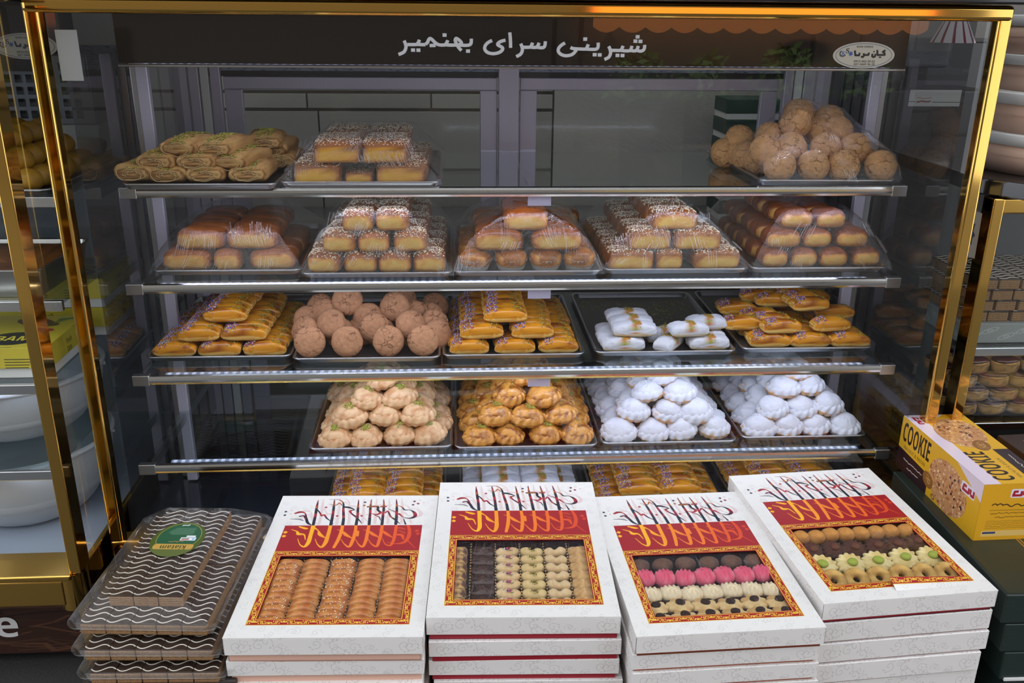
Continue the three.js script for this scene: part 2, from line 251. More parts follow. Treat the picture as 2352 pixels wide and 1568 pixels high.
// a rounded solid with its base on y = 0; o.bend(p) moves a point, o.tint(p, n) colours it
function blob(o) {
  o = { e1: 0.7, e2: 0.7, nu: 32, nv: 20, rough: 0, freq: 40, s: 0, ...o };
  const pos = [], uv = [], idx = [];
  for (let j = 0; j <= o.nv; j++) for (let i = 0; i <= o.nu; i++) {
    const u = (i % o.nu) / o.nu * Math.PI * 2, v = (j / o.nv - 0.5) * Math.PI, p = surf(o, u, v);
    if (o.rough) { const k = 1 + o.rough * fbm(p[0] * o.freq + o.s, p[1] * o.freq, p[2] * o.freq) ; p[0] *= k; p[2] *= k; p[1] = p[1] * (1 + o.rough * fbm(p[0] * o.freq, o.s, p[2] * o.freq)); }
    if (o.bend) o.bend(p, u, v);
    pos.push(...p); uv.push(i / o.nu * 2, j / o.nv);
  }
  for (let j = 0; j < o.nv; j++) for (let i = 0; i < o.nu; i++) { const a = j * (o.nu + 1) + i, b = a + o.nu + 1; idx.push(a, b, a + 1, a + 1, b, b + 1); }
  const g = new THREE.BufferGeometry(); g.setAttribute('position', new THREE.Float32BufferAttribute(pos, 3)); g.setAttribute('uv', new THREE.Float32BufferAttribute(uv, 2)); g.setIndex(idx); g.computeVertexNormals();
  const n = g.attributes.normal; for (let j = 0; j <= o.nv; j++) { const a = j * (o.nu + 1), b = a + o.nu, m = V(n.getX(a) + n.getX(b), n.getY(a) + n.getY(b), n.getZ(a) + n.getZ(b)).normalize(); n.setXYZ(a, m.x, m.y, m.z); n.setXYZ(b, m.x, m.y, m.z); }
  paint(g, o.tint); return g;
}
function paint(g, tint) {
  if (!tint) return g; const p = g.attributes.position, n = g.attributes.normal, col = [];
  for (let i = 0; i < p.count; i++) col.push(...tint([p.getX(i), p.getY(i), p.getZ(i)], [n.getX(i), n.getY(i), n.getZ(i)]));
  g.setAttribute('color', new THREE.Float32BufferAttribute(col, 3)); return g;
}
const OCT = [[1, 0, 0], [-1, 0, 0], [0, 1, 0], [0, -1, 0], [0, 0, 1], [0, 0, -1]], OCTF = [[0, 2, 4], [4, 2, 1], [1, 2, 5], [5, 2, 0], [0, 4, 3], [4, 1, 3], [1, 5, 3], [5, 0, 3]];
function crumbs(list) {                                    // list of [x, y, z, length, width, colour]
  const pos = [], col = [], e = new THREE.Euler(), v = new THREE.Vector3();
  for (const [x, y, z, L, W, c] of list) {
    e.set(rr(-0.4, 0.4), rr(0, 6.3), rr(-0.4, 0.4)); const q = OCT.map(([a, b, d]) => v.set(a * L / 2, b * W / 2, d * W / 2).applyEuler(e).toArray());
    for (const f of OCTF) for (const k of f) { pos.push(q[k][0] + x, q[k][1] + y, q[k][2] + z); col.push(...c); }
  }
  const g = new THREE.BufferGeometry(); g.setAttribute('position', new THREE.Float32BufferAttribute(pos, 3)); g.setAttribute('color', new THREE.Float32BufferAttribute(col, 3)); g.computeVertexNormals(); return g;
}
const colM = (rough) => M({ color: 0xffffff, vertexColors: true, roughness: rough });
const breadM = colM(0.5), glazeM = colM(0.27), dryM = colM(0.85), sugarM = colM(0.95), bitM = M({ color: 0xffffff, vertexColors: true, roughness: 0.6 });
const pistaCols = ['#8a8f2a', '#a3a63c', '#6f7a1e', '#7b6a24', '#b5b050'].map(lin), sesCols = ['#efe3c6', '#e3d2a8', '#f4ecd8'].map(lin), sprCols = ['#e4e0e4', '#c8384e', '#2f52b8', '#3f8f4a', '#d8a82a', '#6a3a90', '#d070a0', '#24408a', '#c8ccd8'].map(lin);
function stuff(parent, name, list) { const m = part(parent, name, crumbs(list), bitM); m.userData.kind = 'stuff'; return m; }
function topY(o, x, z) { const e1 = o.e1 ?? 0.7, e2 = o.e2 ?? 0.7, c = Math.pow(Math.pow(Math.abs(x / (o.w / 2)), 2 / e2) + Math.pow(Math.abs(z / (o.d / 2)), 2 / e2), e2 / 2); if (c >= 0.985) return null; const cv = Math.pow(c, 1 / e1); return o.h / 2 * (1 + Math.pow(Math.sqrt(1 - cv * cv), e1)); }
function topBits(o, n, test, L, W, cols, lift = 0.0006) {
  const r = []; let guard = 0;
  while (r.length < n && guard++ < n * 60) { const x = rr(-0.5, 0.5) * o.w, z = rr(-0.5, 0.5) * o.d, y = topY(o, x, z); if (y === null) continue; const p = [x, y, z]; if (o.bend && o.bitBend) o.bend(p); if (!test(p)) continue; r.push([p[0], p[1] + lift, p[2], L * rr(0.8, 1.2), W, pick(cols)]); }
  return r;
}
const gproto = () => new THREE.Group();

// soft milk buns: brown crust, paler torn sides facing +z and -z
function bunProto(crust, pale, { w = 0.08, h = 0.05, d = 0.085, sesame = 0, s = 0, gloss = breadM, e1 = 0.6, e2 = 0.46 } = {}) {
  const C = lin(crust), C2 = C.map((c) => c * 0.62), Pp = lin(pale), P2 = lin('#cf8d3a');
  const o = { w, h, d, e1, e2, nu: 44, nv: 24, rough: 0.035, freq: 38, s, bend: (p) => { p[1] += 0.003 * Math.cos(p[0] / w * 2.6) - 0.003; if (p[1] < 0) p[1] = 0; },
    tint: (p, n) => {
      const f = fbm(p[0] * 55 + s, p[1] * 55, p[2] * 55), side = Math.abs(n[2]), sg = p[2] > 0 ? 1 : -1;
      let c = mix3(C, C2, clamp(0.35 + 0.9 * fbm(p[0] * 28 + s, p[1] * 20, p[2] * 28), 0, 1));
      const q = 1 - (Math.abs(p[0] + sg * 0.08 * w * nz(s, 1, sg)) / (w * 0.42)) ** 3 - (Math.abs(p[1] / h - 0.4 - 0.06 * nz(p[0] * 60 + s, 3, sg)) / 0.34) ** 3 + 0.55 * f;
      if (side > 0.4) { c = mix3(c, P2, sstep(q, -0.7, 0.15)); c = mix3(c, mix3(Pp, P2, clamp(0.15 + 0.9 * f, 0, 1)), sstep(q, 0.05, 0.5)); }
      if (n[1] < -0.5) c = P2; return c;
    } };
  const g = gproto(); part(g, 'bread', blob(o), gloss);
  if (sesame) stuff(g, 'sesame_seeds', topBits(o, sesame * 2, (p) => p[1] > h * 0.6 && fbm(p[0] * 30, s, p[2] * 30) > -0.55, 0.0044, 0.0022, sesCols, 0.001));
  return g;
}
const B = {
  sesame: [0, 1, 2].map((i) => bunProto('#94501a', '#dcb45e', { sesame: 150, s: i * 5.1 })),
  plain: [0, 1].map((i) => bunProto('#9c5219', '#d9ac5c', { w: 0.11, s: i * 7 + 1, d: 0.075 })),
  glossy: [0, 1].map((i) => bunProto('#964a10', '#e0b664', { w: 0.11, s: i * 3 + 2, gloss: glazeM, d: 0.075 })),
  round: [0, 1, 2].map((i) => bunProto('#8c441a', '#d3a650', { w: 0.07, h: 0.048, s: i * 3 + 9, e1: 0.75, e2: 0.6 })),
  loaf: [0, 1].map((i) => bunProto('#94541e', '#d9a82e', { w: 0.12, h: 0.05, d: 0.19, sesame: 230, s: i * 4 + 3, e1: 0.35, e2: 0.2 })),
  wide: [0, 1].map((i) => bunProto('#9a561c', '#deb858', { w: 0.11, h: 0.048, d: 0.08, sesame: 160, s: i * 6 + 4, e1: 0.45, e2: 0.35 })),
};
// muffin sized buns in pleated paper
const cupBun = (() => {
  const g = bunProto('#a5601c', '#a5601c', { w: 0.08, h: 0.05, d: 0.08, s: 40, e1: 0.9, e2: 0.9, gloss: glazeM }); g.children[0].position.y = 0.002;
  const pts = [V(0.03, 0, 0), V(0.041, 0.028, 0)].map((p) => new THREE.Vector2(p.x, p.y)); const c = new THREE.LatheGeometry(pts, 64), q = c.attributes.position;
  for (let i = 0; i < q.count; i++) { const a = Math.atan2(q.getZ(i), q.getX(i)), k = 1 + 0.04 * Math.sin(a * 26); q.setX(i, q.getX(i) * k); q.setZ(i, q.getZ(i) * k); } c.computeVertexNormals();
  part(g, 'paper_cup', c, P({ color: rgb(0.6, 0.56, 0.5), roughness: 0.8, transmission: 0.35, thickness: 0, side: THREE.DoubleSide })); return g;
})();
// flaky rolls laid along z with layered ends and pistachio
const flaky = [0, 1, 2, 3].map((i) => {
  const C = lin('#b08148'), D = lin('#7c4f26'), E = lin('#c79f63'), w = 0.088, h = 0.044, d = 0.16;
  const o = { w, h, d, e1: 0.75, e2: 0.16, nu: 80, nv: 40, rough: 0.075, freq: 34, s: i * 9, tint: (p, n) => {
    const f = fbm(p[0] * 60, p[1] * 60, p[2] * 20 + i);
    if (Math.abs(n[2]) > 0.6) { const r = Math.hypot(p[0] * 0.5, p[1] - h / 2) * 900 + Math.atan2(p[1] - h / 2, p[0]) + f * 2.6; return mix3(D, E, clamp(0.5 + 0.5 * Math.sin(r * 1.0), 0, 1)); }
    return mix3(C, f > 0.15 ? E : D, clamp(Math.abs(f) * 0.9, 0, 0.8));
  } };
  const g = gproto(); part(g, 'roll', blob(o), dryM);
  // curled pastry sheets showing at the front end
  for (let q = 0; q < 3; q++) { const pts = [], turns = [2.6, 1.7, 1.1][q], k0 = [0.96, 0.72, 0.42][q]; for (let k = 0; k <= 40; k++) { const a = k / 40 * Math.PI * turns + q * 2.2 + i, r = k0 * (1 - k / 75) + 0.16 * nz(k * 0.35, q * 7, i * 5); pts.push(V(Math.cos(a) * w * 0.43 * r, h / 2 + Math.sin(a) * h * 0.42 * r, d / 2 + 0.0004 + 0.0022 * nz(k * 0.6, q, i))); }
    part(g, 'pastry_sheet', new THREE.TubeGeometry(new THREE.CatmullRomCurve3(pts), 80, 0.0011, 4), M({ color: rgb(0.5, 0.33, 0.15), roughness: 0.9 })); }
  stuff(g, 'pistachio_crumbs', topBits(o, 240, (p) => Math.abs(p[0]) < 0.018 + 0.014 * nz(p[2] * 30, i, 0) && fbm(p[2] * 40, i, 1) > -0.3, 0.0056, 0.0026, pistaCols, 0.0016)); return g;
});
// glazed rolls with coloured sprinkles and pistachio
const sprRoll = [0, 1, 2, 3].map((i) => {
  const C = lin('#cd861c'), D = lin('#8f4a10'), E = lin('#e8c878'), w = 0.103, h = 0.037, d = 0.038;
  const o = { w, h, d, e1: 0.7, e2: 0.32, nu: 72, nv: 34, rough: 0.055, freq: 52, s: i * 8.3, bitBend: 1, bend: (p) => { p[1] *= 1 - 0.1 * (p[0] / (w / 2)) ** 2; }, tint: (p, n) => {
    const f = fbm(p[0] * 40 + i * 3, p[1] * 60, p[2] * 40);
    if (Math.abs(n[0]) > 0.75) return mix3(E, C, clamp(0.5 + 0.5 * Math.sin(p[1] * 900 + f * 3), 0, 1));
    if (p[1] < h * (0.36 + 0.12 * f)) return mix3(E, C, clamp(0.25 + f, 0, 1));
    return mix3(C, D, clamp(0.15 + 1.5 * f, 0, 1));
  } };
  const g = gproto(); part(g, 'roll', blob(o), glazeM);
  stuff(g, 'sugar_sprinkles', topBits(o, 120, (p) => Math.abs(p[0] + 0.024 + i * 0.004) < 0.013 && p[1] > h * 0.62, 0.003, 0.0027, sprCols, 0.0012));
  stuff(g, 'pistachio_crumbs', topBits(o, 34, (p) => Math.abs(p[0] - 0.028) < 0.013 && p[1] > h * 0.62, 0.0038, 0.002, pistaCols, 0.0014)); return g;
});
// rolls buried in icing sugar with an open strip of filling
const sugarRoll = [0, 1].map((i) => {
  const W = lin('#c9c8d0'), T = lin('#cfb585'), Fi = lin('#b0702c'), w = 0.1, h = 0.036, d = 0.05;
  const o = { w, h, d, e1: 0.72, e2: 0.3, nu: 88, nv: 40, rough: 0.06, freq: 75, s: i * 4 + 60, tint: (p, n) => {
    const f = fbm(p[0] * 80 + i, p[1] * 80, p[2] * 80);
    if (Math.abs(p[0] - 0.004) < 0.011 + f * 0.002 && n[1] > 0) return mix3(Fi, lin('#8a8f2a'), f > 0.2 ? 0.8 : 0);
    return p[1] < h * 0.34 + f * 0.006 ? mix3(T, W, clamp(0.2 + f, 0, 1)) : mix3(W, T, clamp(f - 0.5, 0, 0.4));
  } };
  const g = gproto(); part(g, 'roll', blob(o), sugarM);
  stuff(g, 'pistachio_crumbs', topBits(o, 46, (p) => Math.abs(p[0] - 0.004) < 0.009 && p[1] > h * 0.62, 0.003, 0.0018, pistaCols)); return g;
});
// small turnovers with a rope edge
function turnover(base, hi, { pista = 0, sugar = 0, s = 0, mat = breadM } = {}) {
  const A = lin(base), Bc = lin(hi), w = 0.07, h = 0.047, d = 0.062, tan = lin('#c99c6c'), W = lin('#c6c5cf');
  const dust = (p, n, c, f) => sugar ? mix3(c, W, sstep(n[1] * 0.6 + f * 0.7 + 0.32, -0.05, 0.3)) : c;
  const o = { w, h, d, e1: 0.92, e2: 1, nu: 60, nv: 34, rough: 0.085, freq: 34, s, bend: (p) => { const k = 1 + 0.018 * nz(p[0] * 190 + s, p[1] * 190, p[2] * 190); p[0] *= k; p[1] *= k; p[2] *= k; }, tint: (p, n) => { const f = fbm(p[0] * 50 + s, p[1] * 50, p[2] * 50); return dust(p, n, sugar ? tan : mix3(A, Bc, clamp(0.35 + 1.3 * f, 0, 1)), f); } };
  const g = gproto(); part(g, 'filled_dome', blob(o), mat);
  const NU = 112, NVv = 10, pos = [], idx = [];
  for (let i = 0; i <= NU; i++) for (let j = 0; j <= NVv; j++) { const a = (i % NU) / NU * 6.28318, b = (j % NVv) / NVv * 6.28318, t = 0.0112 * (1 + 0.11 * Math.sin(a * 14 + b * 2) + 0.12 * nz(a * 3, b, s)) * (0.85 + 0.25 * Math.sin(a)), R = 0.87 + Math.cos(b) * t / 0.034; pos.push(Math.cos(a) * w / 2 * R * 1.03, 0.018 + Math.sin(b) * t * 1.2 + 0.004 * Math.sin(a + 1), Math.sin(a) * d / 2 * R * 1.03); }
  for (let i = 0; i < NU; i++) for (let j = 0; j < NVv; j++) { const a = i * (NVv + 1) + j, b = a + NVv + 1; idx.push(a, a + 1, b, a + 1, b + 1, b); }
  const r = new THREE.BufferGeometry(); r.setAttribute('position', new THREE.Float32BufferAttribute(pos, 3)); r.setIndex(idx); r.computeVertexNormals();
  paint(r, (p, n) => { const f = fbm(p[0] * 60 + s, p[1] * 60, p[2] * 60); return dust(p, n, sugar ? tan : mix3(A, Bc, clamp(0.15 + 1.2 * f + (mat === glazeM ? 0.3 * Math.sin(Math.atan2(p[2] / d, p[0] / w) * 14 + (p[1] - 0.018) * 260) : 0), 0, 1)), f); });
  part(g, 'rope_edge', r, sugar ? sugarM : mat === glazeM ? glazeM : breadM);
  if (pista) stuff(g, 'pistachio_crumbs', topBits(o, pista, (p) => Math.hypot(p[0] - 0.002, p[2] + 0.002) < 0.016 * (0.7 + 0.3 * nz(p[0] * 200, p[2] * 200, s)), 0.0046, 0.0022, pistaCols, 0.0022)); return g;
}
const palePuff = [0, 1, 2, 3].map((i) => turnover('#d2aa80', '#b47e50', { pista: 70 + i * 16, s: i * 7 + 2 }));
const goldPuff = [0, 1, 2, 3].map((i) => turnover('#cb8c3e', '#7a3c12', { pista: i < 2 ? 70 : 10, s: i * 5 + 1, mat: glazeM }));
const whitePuff = [0, 1, 2, 3, 4].map((i) => turnover('#c99c6c', '#c99c6c', { sugar: 1, s: i * 3 + 4, mat: sugarM }));
// cracked domed biscuits
function cracked(base, dark, s, flat = 0.6) {
  const A = lin(base), D = lin(dark), hi = A.map((c) => Math.min(1, c * 1.22)), r = 0.0385;
  const hsh = (i, j, k, m) => { const q = Math.sin(i * 127.1 + j * 311.7 + k * 74.7 + m * 53.3 + s * 3.1) * 43758.5453; return q - Math.floor(q); };
  const plates = (x, y, z) => { let f1 = 9, f2 = 9; const X = Math.floor(x), Y = Math.floor(y), Z = Math.floor(z); for (let i = X - 1; i <= X + 1; i++) for (let j = Y - 1; j <= Y + 1; j++) for (let k = Z - 1; k <= Z + 1; k++) { const d = Math.hypot(i + hsh(i, j, k, 1) - x, j + hsh(i, j, k, 2) - y, k + hsh(i, j, k, 3) - z); if (d < f1) { f2 = f1; f1 = d; } else if (d < f2) f2 = d; } return f2 - f1; };
  const crack = (p) => { const q = 46, w = 0.35; const dx = w * nz(p[0] * 90 + s, p[1] * 90, p[2] * 90), dy = w * nz(p[0] * 90, p[1] * 90 + s, p[2] * 90); const open = 0.5 + 0.9 * nz(p[0] * 26 + s, p[1] * 26, p[2] * 26); return sstep(0.085 * clamp(open, 0, 1) + 0.02 - plates(p[0] * q + dx, p[1] * q + dy, p[2] * q), 0, 0.06); };
  const o = { w: r * 2, h: r * 2 * flat, d: r * 2, e1: 0.9, e2: 1, nu: 132, nv: 80, tint: (p) => { const k = crack(p); return mix3(mix3(A, hi, clamp(0.4 + fbm(p[0] * 90 + s, p[1] * 90, p[2] * 90), 0, 1)), D, k * 0.75); }, bend: (p) => { const k = crack(p), f = 0.03 * fbm(p[0] * 30 + s, p[1] * 30, p[2] * 30); const m = 1 + f + 0.012 * nz(p[0] * 160, p[1] * 160, p[2] * 160 + s) - 0.03 * k; p[0] *= m; p[1] *= m; p[2] *= m; } };
  const g = gproto(); part(g, 'biscuit', blob(o), dryM); return g;
}
const tanCookie = [0, 1, 2].map((i) => cracked('#b98a58', '#6e4522', i * 11 + 3, 0.82)), cocoaCookie = [0, 1, 2, 3].map((i) => cracked('#ab7a58', '#5e3420', i * 13 + 5, 0.54));

// ------------------------------------------------------------------ trays
function rrect(w, d, r, n = 6) { const out = []; for (const [sx, sz, a0] of [[1, 1, 0], [-1, 1, 1], [-1, -1, 2], [1, -1, 3]]) for (let i = 0; i <= n; i++) { const a = (a0 + i / n) * Math.PI / 2; out.push([sx * (w / 2 - r) + Math.cos(a) * r, sz * (d / 2 - r) + Math.sin(a) * r]); } return out; }
function loft(rings) {                                      // rings of [points, y]
  const pos = [], idx = [], n = rings[0][0].length;
  for (const [pts, y] of rings) for (const [x, z] of pts) pos.push(x, y, z);
  for (let k = 0; k + 1 < rings.length; k++) for (let i = 0; i < n; i++) { const a = k * n + i, b = k * n + (i + 1) % n; idx.push(a, a + n, b, b, a + n, b + n); }
  let g = new THREE.BufferGeometry(); g.setAttribute('position', new THREE.Float32BufferAttribute(pos, 3)); g.setIndex(idx); g.computeVertexNormals(); return g;
}
function trayGeo(w, d, h = 0.014) {
  const r = 0.022, R = (o, y, q = r) => [rrect(w - o * 2, d - o * 2, Math.max(0.004, q - o * 0.5)), y];
  return [loft([R(0.012, 0.0015), R(0.006, h - 0.001), R(0.004, h), R(0.001, h), R(0, h - 0.0015), R(0, h - 0.004), R(0.002, h - 0.004), R(0.009, 0), ]), (() => { const s = new THREE.Shape(rrect(w - 0.022, d - 0.022, 0.016).map(([x, z]) => new THREE.Vector2(x, -z))); const g = new THREE.ExtrudeGeometry(s, { depth: 0.0015, bevelEnabled: false }); g.rotateX(-Math.PI / 2); return g; })()];
}
const TW = 0.34, TD = 0.5, [rimG, panG] = trayGeo(TW, TD);
function tray(s, x0, x1, py, label, d = TD) {
  const y = SY[s] + 0.0003, a = onY(x0, py, y + 0.012), b = onY(x1, py, y + 0.012), zf = (a.z + b.z) / 2, w = b.x - a.x;
  const t = thing('baking_tray', label, 'tray', null, [(a.x + b.x) / 2, y, zf - d / 2]); t.scale.set(w / TW, 1, d / TD);
  part(t, 'rim', rimG, steel); part(t, 'pan', panG, panM);
  return { x0: a.x, x1: b.x, y: y + 0.0016, zf, w, d, py };
}
const put = (o, x, y, z, ry = 0, rx = 0, rz = 0) => { o.position.set(x, y, z); o.rotation.set(rx, ry, rz, 'YXZ'); return o; };
const XY = (px, T, z) => onZ(px, T.py - 30, z).x;
// piles of bread: layers of columns running to the back of the tray
function pile(T, protos, name, label, category, group, layers, { step, w0, h, inset = 0.03, d = step }, pts) {
  layers.forEach((L, k) => L.cols.forEach(([p0, p1], ci) => {
    for (let r = 0; r < L.rows; r++) {
      const z = T.zf - inset - d / 2 - (L.back ?? 0) - r * step, x = (XY(p0, T, T.zf - inset) + XY(p1, T, T.zf - inset)) / 2, w = XY(p1, T, T.zf - inset) - XY(p0, T, T.zf - inset);
      if (z < T.zf - T.d + 0.02) continue;
      const o = copyOf(pick(protos), name, label, category, group); o.scale.set(w / w0 * 0.985, 1, 1);
      const jx = r ? rr(-0.004, 0.004) : 0; put(o, x + jx, T.y + k * h * 0.97 + (L.up ?? 0), z + rr(-0.003, 0.003), rr(-0.05, 0.05));
      if (pts) for (const sx of [-1, 1]) for (const sz of [-1, 1]) pts.push(V(x + jx + sx * w * 0.48, T.y + k * h + h + 0.002, z + sz * d * 0.42), V(x + sx * w * 0.52, T.y + k * h + h * 0.5, z + sz * d * 0.53));
    }
  }));
}
// film pulled tight over a heap and down to the rim of its tray
function wrap(T, pts, label, out = 0.004) {
  for (const x of [T.x0 - out, T.x1 + out]) for (const z of [T.zf + out, T.zf - T.d - out]) { const cx = x < 0 ? 1 : 1; pts.push(V(x, T.y + 0.014, z)); pts.push(V(x, T.y + 0.004, z)); }
  const hull = new ConvexGeometry(pts), p = hull.attributes.position, n = hull.attributes.normal, P2 = [], N2 = [], U2 = [], cx = (T.x0 + T.x1) / 2, cz = T.zf - T.d / 2;
  for (let i = 0; i < p.count; i += 3) {
    if (n.getY(i) < -0.2) continue;
    const sub = (a, b, c, lv) => { if (lv && Math.max(a.distanceTo(b), b.distanceTo(c), c.distanceTo(a)) > 0.05) { const m = [[a, b], [b, c], [c, a]].sort((u, v) => v[0].distanceTo(v[1]) - u[0].distanceTo(u[1]))[0], q = m[0].clone().add(m[1]).multiplyScalar(0.5); if (m[0] === a && m[1] === b) { sub(a, q, c, lv - 1); sub(q, b, c, lv - 1); } else if (m[0] === b) { sub(a, b, q, lv - 1); sub(a, q, c, lv - 1); } else { sub(a, b, q, lv - 1); sub(q, b, c, lv - 1); } return; }
      for (const v of [a, b, c]) { P2.push(v.x, v.y, v.z); const an = Math.atan2(v.z - cz, v.x - cx); U2.push(an * 1.3, Math.hypot(v.x - cx, v.z - cz, v.y) * 2.2); } };
    sub(...[0, 1, 2].map((k) => V(p.getX(i + k), p.getY(i + k), p.getZ(i + k))), 6);
  }
  let g = new THREE.BufferGeometry(); g.setAttribute('position', new THREE.Float32BufferAttribute(P2, 3)); 
  g = mergeVertices(g, 1e-4); // pull the free film in a little between what carries it
  const q = g.attributes.position; for (let i = 0; i < q.count; i++) { const x = q.getX(i), y = q.getY(i), z = q.getZ(i); if (y < T.y + 0.02) continue; const k = 0.0022 * fbm(x * 24, y * 30, z * 24); q.setXYZ(i, x + k * Math.sign(x - cx), y + k, z + k); }
  g.computeVertexNormals(); const uv = []; for (let i = 0; i < q.count; i++) uv.push(Math.atan2(q.getZ(i) - cz, q.getX(i) - cx) * 1.1, (q.getY(i) - T.y) * 6 + Math.hypot(q.getX(i) - cx, q.getZ(i) - cz) * 2); g.setAttribute('uv', new THREE.Float32BufferAttribute(uv, 2));
  const f = solo('plastic_wrap', g, wrapM, label, 'plastic wrap', 'clear films over the wrapped trays');
  // bunches of tight creases, running from the rim up the front of the film
  const tubes = [], idx = g.index, nn = g.attributes.normal, cand = []; for (let i = 0; i < idx.count; i += 3) { const k = idx.getX(i), n = V(nn.getX(k), nn.getY(k), nn.getZ(k)), c = V(0, 0, 0); for (let j = 0; j < 3; j++) { const m = idx.getX(i + j); c.add(V(q.getX(m), q.getY(m), q.getZ(m))); } c.multiplyScalar(1 / 3); const A = [0, 1, 2].map((j) => V(q.getX(idx.getX(i + j)), q.getY(idx.getX(i + j)), q.getZ(idx.getX(i + j)))), fn = A[1].clone().sub(A[0]).cross(A[2].clone().sub(A[0])).normalize(); if (fn.z > 0.3 && fn.y > 0.08) cand.push([c, fn]); }
  for (let b = 0; b < 14 && cand.length; b++) {
    const [c, fn] = pick(cand), side = V(1, 0, 0).addScaledVector(fn, -fn.x).normalize(), upv = fn.clone().cross(side).normalize(), tilt = (c.x - cx) / T.w * 1.3 + rr(-0.5, 0.5), dir = upv.clone().multiplyScalar(Math.cos(tilt)).addScaledVector(side, -Math.sin(tilt)), n = 3 + Math.floor(rnd() * 7), L = rr(0.02, 0.055);
    for (let k = 0; k < n; k++) { const o = c.clone().addScaledVector(side, (k - n / 2) * rr(0.004, 0.0065)).addScaledVector(fn, 0.0008), l = L * rr(0.5, 1.1), d2 = dir.clone().addScaledVector(side, rr(-0.06, 0.06)), a0 = o.clone().addScaledVector(d2, -l / 2), a1 = o.clone().addScaledVector(side, rr(-0.002, 0.002)).addScaledVector(fn, 0.0004), a2 = o.clone().addScaledVector(d2, l / 2); if (a0.y < T.y + 0.006 || a2.y < T.y + 0.006) continue; tubes.push(new THREE.TubeGeometry(new THREE.QuadraticBezierCurve3(a0, a1, a2), 6, rr(0.0006, 0.0013), 5)); }
  }
  if (tubes.length) part(f, 'film_creases', merge(tubes), creaseM).userData.kind = 'stuff';
  return f;
}

// ------------------------------------------------------------------ shelf 1
{
  const T = tray(0, 275, 632, 424, 'steel tray of flaky rolls with pistachio on the top shelf');
  const L = ['flaky_roll', 'flaky layered pastry roll with green pistachio crumbs', 'pastry', 'flaky pistachio rolls on the top shelf'];
  const go = (px, py, z, ry) => { const p = onZ(px, py, z); put(copyOf(pick(flaky), ...L), p.x, p.y - 0.022, z - 0.08, ry); };
  for (const [x, y] of [[306, 400], [376, 403], [468, 402], [566, 402]]) go(x, y, T.zf - 0.02, rr(-0.06, 0.06));
  for (const [x, y] of [[360, 374], [450, 373], [540, 374]]) go(x, y, T.zf - 0.03, rr(-0.2, 0));
  for (const [x, y] of [[416, 342], [498, 344]]) go(x, y, T.zf - 0.045, -0.12);
  for (const [x, y] of [[350, 388], [440, 388], [540, 385], [620, 382]]) go(x + 18, y - 10, T.zf - 0.2, rr(-0.1, 0.1));
  for (const [x, y] of [[450, 355], [560, 350], [610, 348]]) go(x + 10, y - 3, T.zf - 0.21, rr(-0.1, 0.1));
  go(598, 330, T.zf - 0.2, 0.1);
}
{
  const T = tray(0, 640, 1012, 419, 'steel tray of wrapped sesame loaves on the top shelf'), pts = [];
  pile(T, B.loaf, 'sesame_loaf', 'rectangular yellow loaf with sesame crust in the wrapped tray beside the flaky rolls', 'bread', 'sesame loaves on the top shelf',
    [{ cols: [[668, 780], [862, 982]], rows: 2 }, { cols: [[716, 828], [830, 940]], rows: 2 }], { step: 0.2, w0: 0.12, h: 0.05, inset: 0.02, d: 0.19 }, pts);
  { const o = copyOf(B.loaf[0], 'sesame_loaf', 'short end of a yellow sesame loaf between two larger loaves', 'bread', null); o.scale.set(0.55, 0.6, 1); put(o, XY(822, T, T.zf - 0.02), T.y, T.zf - 0.125); }
  wrap(T, pts, 'clear film over the sesame loaves on the top shelf');
}
{
  const T = tray(0, 1748, 2064, 415, 'steel tray of wrapped cracked tan biscuits on the top shelf'), pts = [];
  const rows = [[700, 1130, 0], [925, 1122, 0], [1130, 1125, 0], [1378, 1128, 0], [605, 1020, 1], [775, 1000, 1], [1010, 1000, 1], [1205, 1005, 1], [810, 835, 2], [1090, 885, 2], [955, 890, 2.4], [1030, 815, 3], [830, 770, 3.2], [640, 930, 2.6], [1250, 1090, 2], [430, 945, 5], [330, 1045, 5], [440, 1050, 4.4], [560, 1090, 2.2], [480, 1060, 3.4]];
  for (const [cx, cy, k] of rows) {
    const z = T.zf - 0.06 - k * 0.045, c = onZ(1552 + cx / 2.94, cy / 2.94, z), o = copyOf(pick(tanCookie), 'cracked_biscuit', 'tan cracked dome biscuit in the wrapped tray at the end of the top shelf', 'biscuit', 'tan cracked biscuits on the top shelf');
    const rx = rr(0.7, 1.3), ry = rr(-0.5, 0.5); put(o, 0, 0, 0, ry, rx); const off = V(0, 0.03, 0).applyEuler(o.rotation); o.position.set(c.x - off.x, Math.max(c.y, T.y + 0.034) - off.y, c.z - off.z);
    const yy = Math.max(c.y, T.y + 0.034); if (k < 4) for (const [dx, dy, dz] of [[0.04, 0, 0.01], [-0.04, 0, 0.01], [0, 0.04, 0.01], [0.03, 0.03, 0.01], [-0.03, 0.03, 0.01], [0, 0.01, 0.042], [0, 0, -0.03]]) pts.push(V(c.x + dx, yy + dy, c.z + dz));
  }
  const T2 = { ...T, d: 0.3 }; wrap(T2, pts, 'clear film over the cracked tan biscuits');
}
